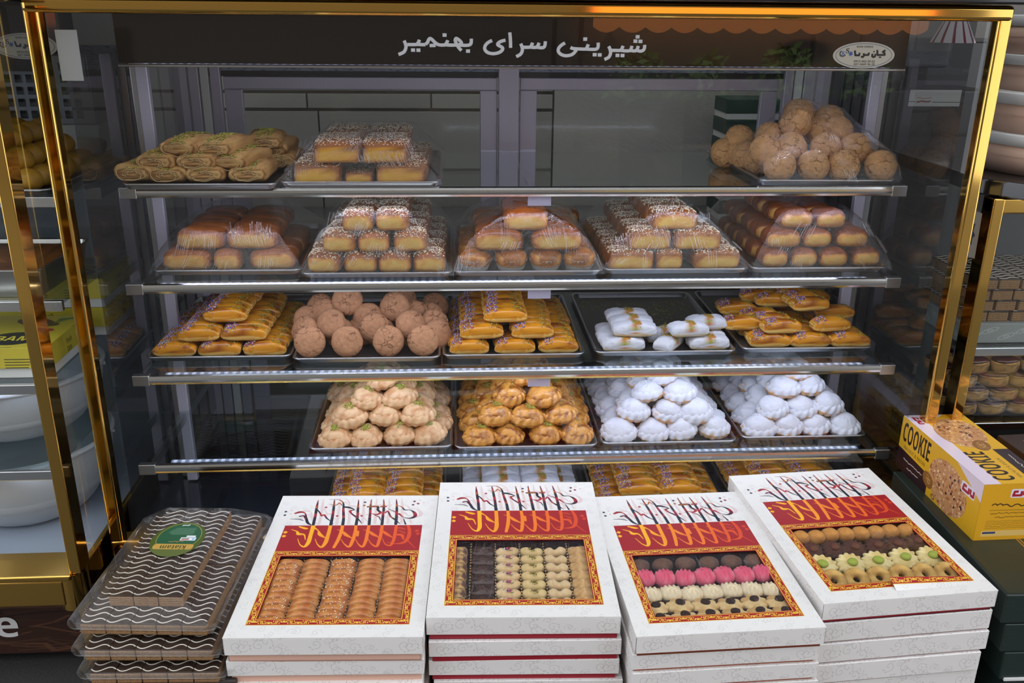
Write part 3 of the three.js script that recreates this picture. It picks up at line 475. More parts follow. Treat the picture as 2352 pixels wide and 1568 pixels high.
// ------------------------------------------------------------------ shelf 2: five wrapped trays of buns
{
  const T = tray(1, 348, 690, 622, 'steel tray of wrapped plain brown buns beside the sesame buns'), pts = [];
  pile(T, B.plain, 'milk_bun', 'plain brown milk bun in the wrapped tray at the shelf end, beside the sesame buns', 'bread', 'plain milk buns',
    [{ cols: [[365, 482], [485, 550], [567, 676]], rows: 4 }, { cols: [[400, 514], [516, 634]], rows: 4, back: 0.012 }], { step: 0.08, w0: 0.11, h: 0.05, inset: 0.03 }, pts);
  pts.push(V(T.x0 + 0.2, T.y + 0.15, T.zf - 0.36)); wrap(T, pts, 'clear film over the plain brown buns');
}
{
  const T = tray(1, 690, 1040, 628, 'steel tray of wrapped sesame buns stacked four, three and two wide'), pts = [];
  pile(T, B.sesame, 'sesame_bun', 'small brown bun topped with white sesame, stacked four, three and two wide', 'bread', 'sesame buns stacked four wide',
    [{ cols: [[702, 782], [785, 866], [866, 945], [946, 1024]], rows: 5 }, { cols: [[738, 818], [820, 896], [902, 982]], rows: 5, back: 0.008 }, { cols: [[785, 860], [862, 940]], rows: 4, back: 0.016 }], { step: 0.088, w0: 0.08, h: 0.05, inset: 0.028 }, pts);
  wrap(T, pts, 'clear film over the tall stack of sesame buns');
}
{
  const T = tray(1, 1042, 1386, 624, 'steel tray of wrapped glossy buns over paper cup buns'), pts = [];
  for (let r = 0; r < 4; r++) for (const px of [1092, 1175, 1256, 1334]) put(copyOf(cupBun, 'paper_cup_bun', 'round bun in a pleated paper cup under the long glossy buns', 'bread', 'buns in paper cups'), XY(px, T, T.zf - 0.04), T.y, T.zf - 0.07 - r * 0.084, rr(0, 6));
  const T2 = { ...T, y: T.y + 0.05 };
  pile(T2, B.glossy, 'glossy_bun', 'long glossy egg-washed bun stacked on paper cup buns', 'bread', 'long glossy buns', [{ cols: [[1090, 1204], [1221, 1340]], rows: 4, back: 0.006 }, { cols: [[1157, 1263]], rows: 3, back: 0.02 }], { step: 0.08, w0: 0.11, h: 0.046, inset: 0.03 }, pts);
  for (const x of [T.x0 + 0.01, T.x1 - 0.01]) pts.push(V(x, T.y + 0.045, T.zf - 0.03));
  wrap(T, pts, 'clear film over the glossy buns and paper cup buns');
  // cakes standing behind on the same shelf
  for (const [px, py, w, ses] of [[1165, 488, 0.1, 0], [1205, 485, 0.11, 0], [1262, 490, 0.08, 1], [1305, 492, 0.06, 0]]) { const p = onZ(px, py, -0.5), o = copyOf(ses ? B.sesame[0] : B.glossy[0], 'round_cake', ses ? 'small sesame cake behind the glossy buns' : 'brown round cake standing behind the glossy buns', 'cake', ses ? null : 'brown cakes behind the glossy buns'); o.scale.set(w / (ses ? 0.08 : 0.11), 1, 1); put(o, p.x, p.y - 0.03, -0.5); }
}
{
  const T = tray(1, 1387, 1724, 619, 'steel tray of wrapped wide sesame loaves stacked three, two and one wide'), pts = [];
  pile(T, B.wide, 'wide_sesame_bun', 'wide pale yellow bun with sesame crust, stacked three, two and one wide', 'bread', 'wide sesame buns',
    [{ cols: [[1398, 1506], [1509, 1573], [1594, 1706]], rows: 5 }, { cols: [[1445, 1546], [1550, 1660]], rows: 5, back: 0.012 }, { cols: [[1500, 1606]], rows: 4, back: 0.03 }], { step: 0.083, w0: 0.11, h: 0.048, inset: 0.028 }, pts);
  wrap(T, pts, 'clear film over the wide sesame buns');
}
{
  const T = tray(1, 1726, 2046, 616, 'steel tray of wrapped round brown buns beside the wide sesame buns'), pts = [];
  pile(T, B.round, 'round_bun', 'small round brown bun in the wrapped tray beside the wide sesame buns', 'bread', 'small round brown buns',
    [{ cols: [[1755, 1818], [1822, 1886], [1888, 1957], [1966, 2032]], rows: 5 }, { cols: [[1764, 1848], [1850, 1919], [1926, 2004]], rows: 5, back: 0.01 }, { cols: [[1795, 1874], [1876, 1948]], rows: 4, back: 0.02 }], { step: 0.086, w0: 0.07, h: 0.048, inset: 0.03 }, pts);
  wrap(T, pts, 'clear film over the round brown buns');
}
// ------------------------------------------------------------------ shelf 3
{
  const T = tray(2, 333, 668, 820, 'steel tray of sprinkled rolls beside the cocoa biscuits');
  pile(T, sprRoll, 'sprinkled_roll', 'golden glazed roll with coloured sprinkles in the end tray beside the cocoa biscuits', 'pastry', 'sprinkled rolls beside the cocoa biscuits',
    [{ cols: [[345, 446], [450, 551], [554, 656]], rows: 9 }, { cols: [[404, 502], [503, 612]], rows: 8, back: 0.01 }, { cols: [[456, 562]], rows: 6, back: 0.045 }], { step: 0.039, w0: 0.103, h: 0.037, inset: 0.022 });
  const p = onZ(620, 690, T.zf - 0.36); put(copyOf(sprRoll[1], 'sprinkled_roll', 'golden roll lying askew behind the stacked sprinkled rolls', 'pastry'), p.x, T.y + 0.075, T.zf - 0.36, -0.9);
}
{
  const T = tray(2, 670, 1012, 823, 'steel tray of cracked cocoa biscuits on the third shelf');
  const rows = [[105, 1215, 0], [385, 1210, 0], [695, 1215, 0], [955, 1205, 0], [265, 1055, 1], [590, 1090, 1], [860, 1065, 1], [540, 1010, 1.8], [385, 880, 2], [740, 930, 2], [190, 940, 2.6], [220, 975, 2], [95, 1030, 2], [70, 1110, 1.2], [885, 990, 2.4], [1035, 1060, 1.6], [1060, 1150, 0.9], [1000, 1000, 3], [640, 1180, 1.2], [330, 1150, 1.3], [880, 1150, 1.2], [1040, 930, 5], [800, 880, 5], [500, 1150, 1.6]];
  for (const [cx, cy, k] of rows) {
    const z = T.zf - 0.05 - k * 0.05, c = onZ(680 + cx / 3.267, 420 + cy / 3.267, z), o = copyOf(pick(cocoaCookie), 'cocoa_biscuit', 'cracked reddish brown cocoa biscuit heaped on the third shelf', 'biscuit', 'cocoa biscuits');
    put(o, 0, 0, 0, rr(-0.3, 0.3) + (cx - 560) * 0.0006, rr(1.05, 1.4)); const off = V(0, 0.02, 0).applyEuler(o.rotation); const y = Math.max(c.y, T.y + 0.036); o.position.set(c.x - off.x, y - off.y, c.z - off.z);
  }
}
{
  const T = tray(2, 1016, 1346, 815, 'steel tray of sprinkled rolls between cocoa biscuits and sugared rolls');
  pile(T, sprRoll, 'sprinkled_roll', 'golden glazed roll with sprinkles in the tray between cocoa biscuits and sugared rolls', 'pastry', 'sprinkled rolls between cocoa biscuits and sugared rolls',
    [{ cols: [[1032, 1124], [1136, 1231], [1238, 1330]], rows: 10 }, { cols: [[1056, 1158], [1176, 1274]], rows: 8, back: 0.012 }, { cols: [[1112, 1214]], rows: 6, back: 0.03 }], { step: 0.039, w0: 0.103, h: 0.037, inset: 0.022 });
}
{
  const T = tray(2, 1366, 1696, 808, 'half empty steel tray with sugared rolls and pistachio crumbs');
  const L = ['sugared_roll', 'white icing sugar roll with a strip of pistachio filling in the half empty tray', 'pastry', 'sugared rolls in the half empty tray'];
  pile(T, sugarRoll, ...L, [{ cols: [[1384, 1486], [1585, 1682]], rows: 3 }, { cols: [[1410, 1513]], rows: 3, back: 0.012 }, ], { step: 0.05, w0: 0.1, h: 0.036, inset: 0.022 });
  for (const [px, py, z, ry, up] of [[1535, 790, -0.05, 0.95, 0], [1580, 762, -0.05, 0.1, 1], [1620, 760, -0.1, 0.05, 1], [1520, 748, -0.11, 0.3, 0], [1530, 768, -0.12, 0.5, 0]]) { const p = onZ(px, py, T.zf + z); put(copyOf(pick(sugarRoll), ...L), p.x, T.y + up * 0.035, T.zf + z, ry); }
  const list = []; for (let i = 0; i < 520; i++) { const a = rr(0, 6.3), r = Math.sqrt(rnd()) * 0.06, [cx, cz] = pick([[0.02, -0.38], [0.1, -0.4], [-0.05, -0.3], [0.06, -0.3], [-0.1, -0.42], [0, -0.2]]); list.push([(T.x0 + T.x1) / 2 + cx + Math.cos(a) * r, T.y + 0.001, T.zf + cz + Math.sin(a) * r, 0.004, 0.002, pick(pistaCols)]); }
  const c = solo('pistachio_crumbs', crumbs(list), bitM, 'green pistachio crumbs scattered over the half empty tray', 'crumbs'); c.userData.kind = 'stuff';
}
{
  const T = tray(2, 1704, 2012, 800, 'steel tray of loosely heaped sprinkled rolls at the shelf end');
  const L = ['sprinkled_roll', 'golden glazed roll with sprinkles in the loose heap next to the half empty tray', 'pastry', 'loosely heaped sprinkled rolls'];
  pile(T, sprRoll, ...L, [{ cols: [[1726, 1824], [1820, 1914], [1912, 2004]], rows: 8 }], { step: 0.042, w0: 0.103, h: 0.037, inset: 0.022 });
  for (const [cx, cy, z, ry, k] of [[1445, 1003, -0.05, 0.05, 1], [1780, 990, -0.06, 0.08, 1], [1380, 950, -0.1, -0.1, 1], [1300, 915, -0.14, 0.1, 1], [1630, 915, -0.12, 0.12, 2], [1580, 860, -0.17, 0.15, 2], [1400, 840, -0.2, -0.1, 1.6], [1150, 870, -0.2, 0, 1], [1180, 960, -0.09, 0, 0.9], [1800, 930, -0.16, 0, 1], [1290, 840, -0.25, 0, 1.5], [1500, 800, -0.27, 0, 1.6], [1650, 820, -0.26, 0.1, 1.3]]) { const p = onZ(1300 + cx / 2.94, 420 + cy / 2.94, T.zf + z); put(copyOf(pick(sprRoll), ...L), p.x, T.y + 0.036 * k, T.zf + z, ry); }
}
// ------------------------------------------------------------------ shelf 4: turnovers
function turnovers(T, protos, name, label, group, layers, rows) {
  const n = 4, w = T.w - 0.03;
  for (let k = 0; k < layers; k++) for (let r = 0; r < rows - k; r++) for (let c = 0; c < n - k; c++) {
    const x = T.x0 + 0.018 + w / n * (c + 0.5 + k * 0.5), o = copyOf(pick(protos), name, label, 'pastry', group);
    put(o, x + rr(-0.006, 0.006), T.y + k * 0.04 + (k ? 0 : 0), T.zf - 0.052 - k * 0.028 - r * 0.068 + rr(-0.006, 0.006), rr(-0.6, 0.6), rr(0.1, 0.4) , rr(-0.12, 0.12)); o.position.y += 0.004; o.scale.set(rr(1.0, 1.16), rr(0.92, 1.12), rr(1.0, 1.16));
  }
}
turnovers(tray(3, 708, 1040, 1029, 'steel tray of pale turnovers beside the empty shelf space'), palePuff, 'pale_turnover', 'pale rope-edged turnover sprinkled with pistachio', 'pale pistachio turnovers', 4, 5);
turnovers(tray(3, 1044, 1376, 1026, 'steel tray of golden turnovers between pale and sugared ones'), goldPuff, 'golden_turnover', 'glossy golden rope-edged turnover with pistachio', 'golden turnovers', 4, 6);
turnovers(tray(3, 1380, 1697, 1016, 'steel tray of sugared turnovers beside the golden turnovers'), whitePuff, 'sugared_turnover', 'white sugar-dusted turnover in the tray beside the golden turnovers', 'sugared turnovers beside the golden ones', 4, 6);
turnovers(tray(3, 1702, 1997, 1003, 'steel tray of sugared turnovers at the shelf end'), whitePuff, 'sugared_turnover', 'white sugar-dusted turnover in the tray at the shelf end', 'sugared turnovers at the shelf end', 4, 6);
// ------------------------------------------------------------------ bottom deck
function deckTray(x0, x1, protos, name, label, group, tl, w0, step) {
  const y = SY[4], t = thing('baking_tray', tl, 'tray', null, [(x0 + x1) / 2, y, -0.2]); t.scale.set((x1 - x0) / TW, 1, 1); part(t, 'rim', rimG, steel); part(t, 'pan', panG, panM);
  const w = x1 - x0 - 0.02;
  for (let k = 0; k < 2; k++) for (let c = 0; c < 3 - k; c++) for (let r = 0; r < Math.floor(0.46 / step); r++) { const o = copyOf(pick(protos), name, label, 'pastry', group); o.scale.x = w / 3 / w0; put(o, x0 + 0.01 + w / 3 * (c + 0.5 + k * 0.5), y + 0.0016 + k * 0.036, 0.02 - r * step, rr(-0.04, 0.04)); }
}
deckTray(-0.5, -0.19, sprRoll, 'sprinkled_roll', 'brown glazed roll with sprinkles on the bottom deck, behind the box of brown finger biscuits', 'sprinkled rolls behind the finger biscuit box', 'bottom deck tray of sprinkled rolls behind the finger biscuit box', 0.103, 0.04);
deckTray(-0.155, 0.17, sugarRoll, 'sugared_roll', 'white icing sugar roll on the bottom deck of the cabinet', 'sugared rolls on the bottom deck', 'bottom deck tray of white sugared rolls', 0.1, 0.05);
deckTray(0.195, 0.54, sprRoll, 'sprinkled_roll', 'glazed roll with sprinkles on the bottom deck, next to the white sugared rolls', 'sprinkled rolls next to the deck sugared rolls', 'bottom deck tray of sprinkled rolls next to the white sugared rolls', 0.103, 0.04);
deckTray(0.565, 0.9, sprRoll, 'sprinkled_roll', 'glazed roll with sprinkles in the end tray of the bottom deck', 'sprinkled rolls in the end tray of the deck', 'bottom deck end tray of sprinkled rolls', 0.103, 0.04);
const CALLIG_UP=[[84,19,1,86,48,5.6,90,91,6.1,92,128,6.6],[121,20,2.2,124,47,5.3,128,90,6.1,130,127,6.9],[108,17,1,132,19,2.2,142,31,3.5,148,65,5.6,154,102,6.1,156,127,6.9],[176,19,1.6,179,52,5.0,183,89,5.9,185,126,6.7],[205,18,1.6,207,52,5.3,210,85,5.9,213,125,6.7],[233,18,1.6,237,51,5.4,239,88,5.9,241,125,6.7],[262,17,1.6,266,50,5.4,269,87,6.2,271,124,7.0],[37,101,1,59,103,2.7,68,109,1],[44,77,6.2,53,72,7.4,64,76,3.1,72,100,5.8,79,118,6.0,87,126,2.7],[56,90,4.6,64,88,4.6,70,100,3.0],[90,63,3.1,98,76,3.7,104,88,4.6,108,84,4.6,117,99,3.7,125,108,2.1,135,123,1.2],[112,38,1,129,42,2.8,134,33,3.5,142,44,1.6],[150,51,7.0,159,53,6.3,172,63,2.5,164,68,5.6,169,80,4.0,179,92,4.6,187,104,3.7,197,121,1],[201,50,6.3,212,49,7.2,223,50,6.3,225,64,5.6,232,76,6.2,224,84,5.3,213,79,1.6],[221,87,1.5,231,94,3.1,236,109,1],[231,50,5.7,241,49,5.7],[248,60,1.3,259,68,2.2,267,75,2.8],[243,77,3.1,247,69,3.4,251,77,4.0,257,93,4.0,267,105,4.6,280,123,1.2],[269,45,1.3,278,52,3.2,285,64,3.8,297,65,2.2,308,77,7.2,310,92,8.1,300,100,4.3,286,96,1.9,274,81,5.6],[286,102,1.5,292,124,4.0]];
const CALLIG_LOW=[[93,128,9.0,94,166,8.9,94,199,8.7,89,211,5.5,80,205,2.9,69,180,1.2],[130,127,7.8,131,165,8.3,130,199,8.7,125,213,5.5,116,204,2.9,106,181,1.2],[156,127,6.9,157,154,7.5,155,187,7.9,151,214,6.4],[185,126,6.4,187,153,7.2,186,192,7.9,182,212,5.8,172,203,2.9,161,183,1.2],[213,125,6.4,214,164,7.4,214,192,7.3,210,212,5.8,201,203,2.9,192,184,1.2],[242,125,6.4,243,163,7.5,242,191,7.1,239,211,5.8,228,202,2.9,218,182,1.2],[273,124,6.1,273,163,6.9,272,191,6.8,267,208,5.3,257,203,2.6,248,180,1.2],[297,124,5.5,303,151,7.5,303,174,8.6,295,196,6.8,278,201,2.3,260,196,1.2],[303,190,3.0,313,206,2.3,321,218,1],[64,133,4.5,78,140,6.9,83,141,3.0],[49,144,1.8,63,153,4.2,67,162,8.3,79,164,4.1,86,184,1.8],[97,138,5.4,107,149,2.7,113,164,8.3,126,177,2.9],[147,145,1.2,161,154,4.2,168,165,8.3,182,178,2.9],[192,153,6.9,194,170,5.3],[204,146,1.2,217,153,4.2,226,164,8.3,239,175,3.0],[236,145,1.2,246,152,4.2,255,163,8.1,269,177,2.4],[267,139,1.2,285,140,3.0,295,146,1.2],[279,149,1.2,294,160,3.0],[279,166,6.9,288,168,8.0,293,185,3.0]];
const CALLIG_DOTS=[107,52,5.9,138,89,5.8,192,89,5.9,21,70,5.5,22,85,5.5,192,30,5.7,192,44,5.7,304,27,5.4,302,42,5.4,313,37,5.7], CALLIG_LOWDOTS=[38,155,5.3,38,170,5.3,319,151,5.4,322,163,5.4];

// ------------------------------------------------------------------ gift boxes of biscuits
const BW = 0.357, BD = 0.503, LIDH = 0.036;
function scroll(g, w, h, n, col, size) {                    // grey printed scrollwork
  g.lineCap = 'round';
  for (let i = 0; i < n; i++) {
    const x = rnd() * w, y = rnd() * h, a0 = rnd() * 6.3, s = size * rr(0.6, 1.3), dir = rnd() < 0.5 ? 1 : -1;
    for (const [ox, oy] of [[0, 0], [w, 0], [-w, 0], [0, h], [0, -h]]) {
      g.strokeStyle = col; g.lineWidth = s * 0.1; g.beginPath(); for (let k = 0; k <= 26; k++) { const a = a0 + dir * k / 26 * 7, r = s * (1 - k / 30); g[k ? 'lineTo' : 'moveTo'](x + ox + Math.cos(a) * r, y + oy + Math.sin(a) * r); } g.stroke();
      g.fillStyle = col; for (let k = 0; k < 2; k++) { const a = a0 - dir * (0.3 + k * 0.5); g.beginPath(); g.ellipse(x + ox + Math.cos(a) * s * 1.25, y + oy + Math.sin(a) * s * 1.25, s * 0.26, s * 0.1, a + 1, 0, 7); g.fill(); }
    }
  }
}
const sideTex = canvasTex(1024, 1024, (g, w, h) => { g.fillStyle = '#e2deda'; g.fillRect(0, 0, w, h); scroll(g, w, h, 230, '#c5c0bc', 32); });   // 0.3 m a side
const ramp = (stops, t) => { t = clamp(t, 0, 1) * (stops.length - 1); const i = Math.min(stops.length - 2, Math.floor(t)); const a = new THREE.Color(stops[i]), b = new THREE.Color(stops[i + 1]); a.lerpColors(a, b, t - i); return '#' + a.getHexString(); };
function pen(g, k, s, colour, dx = 0, dy = 0) {              // a brush stroke whose width changes along it
  const pts = []; for (let i = 0; i < s.length; i += 3) pts.push([s[i] + dx, s[i + 1] + dy, s[i + 2]]);
  const c = new THREE.CatmullRomCurve3(pts.map(([x, y, w]) => V(x, y, w))), n = 14 * pts.length; let prev = c.getPoint(0);
  for (let i = 1; i <= n; i++) { const p = c.getPoint(i / n); g.strokeStyle = g.fillStyle = colour(p.x, p.y); g.lineCap = 'round'; g.lineWidth = Math.max(0.8, (p.z + prev.z) / 2) * k; g.beginPath(); g.moveTo(prev.x * k, prev.y * k); g.lineTo(p.x * k, p.y * k); g.stroke(); prev = p; }
}
const lidTex = canvasTex(1428, 2012, (g, W, H) => {
  const k = 4; g.fillStyle = '#e6e3de'; g.fillRect(0, 0, W, H); scroll(g, W, H, 420, '#d0ccc8', 27);
  CALLIG_UP.forEach((s) => pen(g, k, s, () => '#dcc8c4', 12, -5));
  const dia = (x, y, r, c) => { g.fillStyle = c; g.save(); g.translate(x * k, y * k); g.rotate(0.7); g.beginPath(); g.roundRect(-r * k / 2, -r * k / 2, r * k, r * k, r); g.fill(); g.restore(); };
  for (let i = 0; i < CALLIG_DOTS.length; i += 3) dia(CALLIG_DOTS[i] + 12, CALLIG_DOTS[i + 1] - 5, 5.4, '#dcc8c4');
  const dark = ['#1d222b', '#b5302c', '#7b1a3a', '#1c1f28', '#8a2435', '#b5622a', '#1d2b38', '#20242c'];
  CALLIG_UP.forEach((s, i) => pen(g, k, s, (x, y) => ramp(y > 100 ? ['#24222a', '#1b2230'] : dark.slice(i % 3).concat(dark), (y - 15) / 120 + 0.15 * ((i * 37) % 5) / 5)));
  for (let i = 0; i < CALLIG_DOTS.length; i += 3) dia(CALLIG_DOTS[i], CALLIG_DOTS[i + 1], 5.6, ['#a8222a', '#a8222a', '#a83048', '#1b2733', '#1b2733', '#1b2733', '#8a5a24', '#4c1026', '#4c1026', '#8a1a30'][i / 3]);
  g.fillStyle = '#a11b22'; g.fillRect(32 * k, 128 * k, 297 * k, 339 * k);
  g.save(); g.beginPath(); g.rect(32 * k, 128 * k, 297 * k, 100 * k); g.clip();
  const fire = (x) => ramp(['#f2b61c', '#f5b31e', '#f08a20', '#ee7a22', '#e2581e', '#d03a20'], (x - 30) / 300);
  CALLIG_LOW.forEach((s) => pen(g, k, s, fire)); for (let i = 0; i < 12; i += 3) dia(CALLIG_LOWDOTS[i], CALLIG_LOWDOTS[i + 1], 8, fire(CALLIG_LOWDOTS[i])); g.restore();
  // gold fret border
  g.strokeStyle = '#e0b83c'; g.lineWidth = 6; g.strokeRect(32 * k, 228 * k, 297 * k, 239 * k); g.strokeRect(46 * k, 243 * k, 268 * k, 208 * k);
  const motif = (x, y, r) => { g.save(); g.translate(x * k, y * k); g.rotate(r); g.strokeStyle = '#e6c43c'; g.lineWidth = 7; g.beginPath(); for (const [px, py, b] of [[-12, 4, 0], [-12, -4, 1], [-5, -4, 1], [-5, 0, 1], [5, 0, 1], [5, -4, 1], [12, -4, 1], [12, 4, 1], [-8, 4, 0], [-8, 1, 1], [8, 1, 0], [8, 4, 1]]) g[b ? 'lineTo' : 'moveTo'](px * k, py * k); g.stroke(); g.fillStyle = '#e6c43c'; g.beginPath(); g.ellipse(0, -3 * k, 3 * k, 2 * k, 0, 0, 7); g.fill(); g.restore(); };
  for (let i = 0; i < 11; i++) { motif(46 + i * 26.8, 235.5, i % 2 ? Math.PI : 0); motif(46 + i * 26.8, 459, i % 2 ? Math.PI : 0); }
  for (let i = 0; i < 8; i++) { motif(39, 256 + i * 27, Math.PI / 2 * (i % 2 ? 1 : -1)); motif(321.5, 256 + i * 27, Math.PI / 2 * (i % 2 ? 1 : -1)); }
});
const lidM = M({ color: 0xffffff, map: lidTex, roughness: 0.42 }), skirtM = M({ color: 0xffffff, map: sideTex, roughness: 0.5 });
const lidTopG = (() => {
  const s = new THREE.Shape([[-BW / 2, -BD / 2], [BW / 2, -BD / 2], [BW / 2, BD / 2], [-BW / 2, BD / 2]].map((p) => new THREE.Vector2(...p)));
  const X = (mm) => mm / 1000 - BW / 2, Z = (mm) => BD / 2 - mm / 1000;
  s.holes.push(new THREE.Path([[X(48), Z(245)], [X(48), Z(449)], [X(312), Z(449)], [X(312), Z(245)]].map((p) => new THREE.Vector2(...p))));
  const g = new THREE.ExtrudeGeometry(s, { depth: 0.0016, bevelEnabled: false }), p = g.attributes.position, u = g.attributes.uv; for (let i = 0; i < p.count; i++) u.setXY(i, p.getX(i) / BW + 0.5, p.getY(i) / BD + 0.5); g.rotateX(-Math.PI / 2); return g;
})();
function uvBox(g, m) { const p = g.attributes.position, n = g.attributes.normal, u = g.attributes.uv; for (let i = 0; i < p.count; i++) { const ax = Math.abs(n.getX(i)), ay = Math.abs(n.getY(i)); if (ay > 0.7) u.setXY(i, p.getX(i) / m, p.getZ(i) / m); else if (ax > 0.7) u.setXY(i, p.getZ(i) / m, p.getY(i) / m); else u.setXY(i, p.getX(i) / m, p.getY(i) / m); } return g; }
const skirtG = uvBox(merge([span(-BW / 2, BW / 2, -LIDH, 0, BD / 2 - 0.0018, BD / 2, 0.0008), span(-BW / 2, BW / 2, -LIDH, 0, -BD / 2, -BD / 2 + 0.0018, 0.0008), span(-BW / 2, -BW / 2 + 0.0018, -LIDH, 0, -BD / 2, BD / 2, 0.0008), span(BW / 2 - 0.0018, BW / 2, -LIDH, 0, -BD / 2, BD / 2, 0.0008)]), 0.3);
const closedLidG = uvBox(span(-BW / 2, BW / 2, -LIDH, 0.0016, -BD / 2, BD / 2, 0.0016), 0.3);
const traySideG = span(-BW / 2 + 0.006, BW / 2 - 0.006, 0, 0.046, -BD / 2 + 0.006, BD / 2 - 0.006, 0.001);
const redM = M({ color: rgb(0.33, 0.012, 0.025), roughness: 0.4 }), peachM = M({ color: rgb(0.7, 0.42, 0.32), roughness: 0.55 }), rustM = M({ color: rgb(0.36, 0.09, 0.04), roughness: 0.5 });
const winFilm = P({ color: rgb(0.97, 0.97, 0.97), transmission: 1, thickness: 0, roughness: 0.08, ior: 1.5, side: THREE.DoubleSide, bumpMap: repeat(foldTex, 1, 1), bumpScale: 0.0016 });
const insertM = P({ color: rgb(0.022, 0.015, 0.012), roughness: 0.25 });
const beadM = M({ color: rgb(0.75, 0.5, 0.2), metalness: 1, roughness: 0.25 });
const baseG = merge([span(-BW / 2 + 0.005, BW / 2 - 0.005, 0, 0.003, -BD / 2 + 0.005, BD / 2 - 0.005), span(-BW / 2 + 0.005, -BW / 2 + 0.0065, 0, 0.044, -BD / 2 + 0.005, BD / 2 - 0.005), span(BW / 2 - 0.0065, BW / 2 - 0.005, 0, 0.044, -BD / 2 + 0.005, BD / 2 - 0.005), span(-BW / 2 + 0.005, BW / 2 - 0.005, 0, 0.044, BD / 2 - 0.0065, BD / 2 - 0.005), span(-BW / 2 + 0.005, BW / 2 - 0.005, 0, 0.044, -BD / 2 + 0.005, -BD / 2 + 0.0065)]);
function openBox(pos, turn, label, baseMat, gap, sc = 1) {           // pos: middle of the lid's top face
  const t = thing('biscuit_box', label, 'box', null, [pos[0], pos[1] - 0.0016, pos[2]], turn);
  part(t, 'lid_top', lidTopG, lidM); part(t, 'lid_skirt', skirtG, skirtM);
  const f = new THREE.PlaneGeometry(0.27, 0.21, 24, 20); f.rotateX(-Math.PI / 2); f.translate(0.0015, 0, 0.0955 - 0.0); const q = f.attributes.position; for (let i = 0; i < q.count; i++) q.setY(i, -0.0006 - 0.0012 * Math.abs(fbm(q.getX(i) * 30, 1, q.getZ(i) * 14))); f.computeVertexNormals(); const wf = part(t, 'window_film', f, winFilm), cr = []; for (let i = 0; i < 34; i++) { const x = rr(-0.125, 0.128), z0 = rnd() < 0.7 ? rr(-0.002, 0.01) : rr(0.12, 0.15), l = rr(0.02, 0.09); cr.push(new THREE.TubeGeometry(new THREE.QuadraticBezierCurve3(V(x, 0.0003, z0), V(x + rr(-0.004, 0.004), 0.0006, z0 + l / 2), V(x + x * 0.12 + rr(-0.008, 0.008), 0.0003, Math.min(0.192, z0 + l))), 6, rr(0.0003, 0.0007), 5)); } part(wf, 'film_creases', merge(cr), creaseM).userData.kind = 'stuff';
  const b = part(t, 'tray_base', baseG, baseMat); b.position.y = -LIDH - gap;
  part(t, 'insert', span(-BW / 2 + 0.008, BW / 2 - 0.008, -0.04, -0.037, -BD / 2 + 0.008, BD / 2 - 0.008), insertM);
  t.scale.setScalar(sc); t.updateMatrixWorld(true); return t;
}
function closedBox(pos, turn, label, baseMat, gap, lidH = LIDH) {
  const t = thing('biscuit_box', label, 'box', null, [pos[0], pos[1] - 0.0016, pos[2]], turn);
  const l = part(t, 'lid', closedLidG, skirtM); l.scale.y = lidH / LIDH; const b = part(t, 'tray_base', traySideG, baseMat); b.position.y = -lidH - gap; b.scale.y = (lidH + gap - 0.002) / 0.046; return t;
}
function dividersZ(t, xs) { for (const x of xs) { const d = part(t, 'divider', span(x - 0.0012, x + 0.0012, -0.037, -0.009, -0.02, 0.21), insertM); const l = []; for (let i = 0; i < 22; i++) { const s = new THREE.SphereGeometry(0.0017, 6, 4); s.translate(x, -0.0082, -0.005 + i * 0.0098); l.push(s); } const m = part(d, 'gold_beads', merge(l), beadM); m.userData.kind = 'stuff'; } }
function inBox(t, proto, x, y, z, ry, name, label, group, sc = 1) { const o = copyOf(proto, name, label, 'biscuit', group); const p = t.localToWorld(V(x, y + 0.008, z)); put(o, p.x, p.y, p.z, t.rotation.y + ry); o.scale.multiplyScalar(sc * 1.08); return o; }
// small biscuits
const noisy = (a, b, f = 60, k = 1.2) => { const A = lin(a), Bq = lin(b), s = rr(0, 50); return (p) => mix3(A, Bq, clamp(0.4 + k * fbm(p[0] * f + s, p[1] * f, p[2] * f), 0, 1)); };
function biscuit(o, mat = dryM) { const g = gproto(); part(g, 'biscuit', blob({ nu: 30, nv: 14, rough: 0.05, freq: 70, ...o }), mat); g.userData.o = o; return g; }
const lobes = (n, k) => (p, u) => { const m = 1 + k * Math.cos(n * u); p[0] *= m; p[2] *= m; };
const finger = [0, 1, 2].map((i) => { const o = { w: 0.05, h: 0.028, d: 0.019, e1: 0.8, e2: 0.5, s: i * 9, tint: noisy('#a9602a', '#c78746', 70) }; const g = biscuit(o, glazeM); if (i) stuff(g, 'sesame_seeds', topBits({ ...o, bend: null }, 14, (p) => p[1] > 0.02, 0.003, 0.0018, sesCols)); return g; });
function bow(a, b, top) { const o = { w: 0.052, h: 0.022, d: 0.026, e1: 0.85, e2: 0.85, s: rr(0, 40), tint: noisy(a, b), bend: (p) => { p[2] *= 1 - 0.45 * Math.exp(-((p[0] / 0.007) ** 2)); p[1] *= 1 - 0.28 * Math.exp(-((p[0] / 0.006) ** 2)); } }; const g = biscuit(o); if (top) stuff(g, 'topping', topBits({ ...o, bend: null, d: 0.02 }, top === 1 ? 14 : 12, (p) => p[1] > 0.014, top === 1 ? 0.007 : 0.006, 0.0026, top === 1 ? sprCols : pistaCols, -0.0008)); return g; }
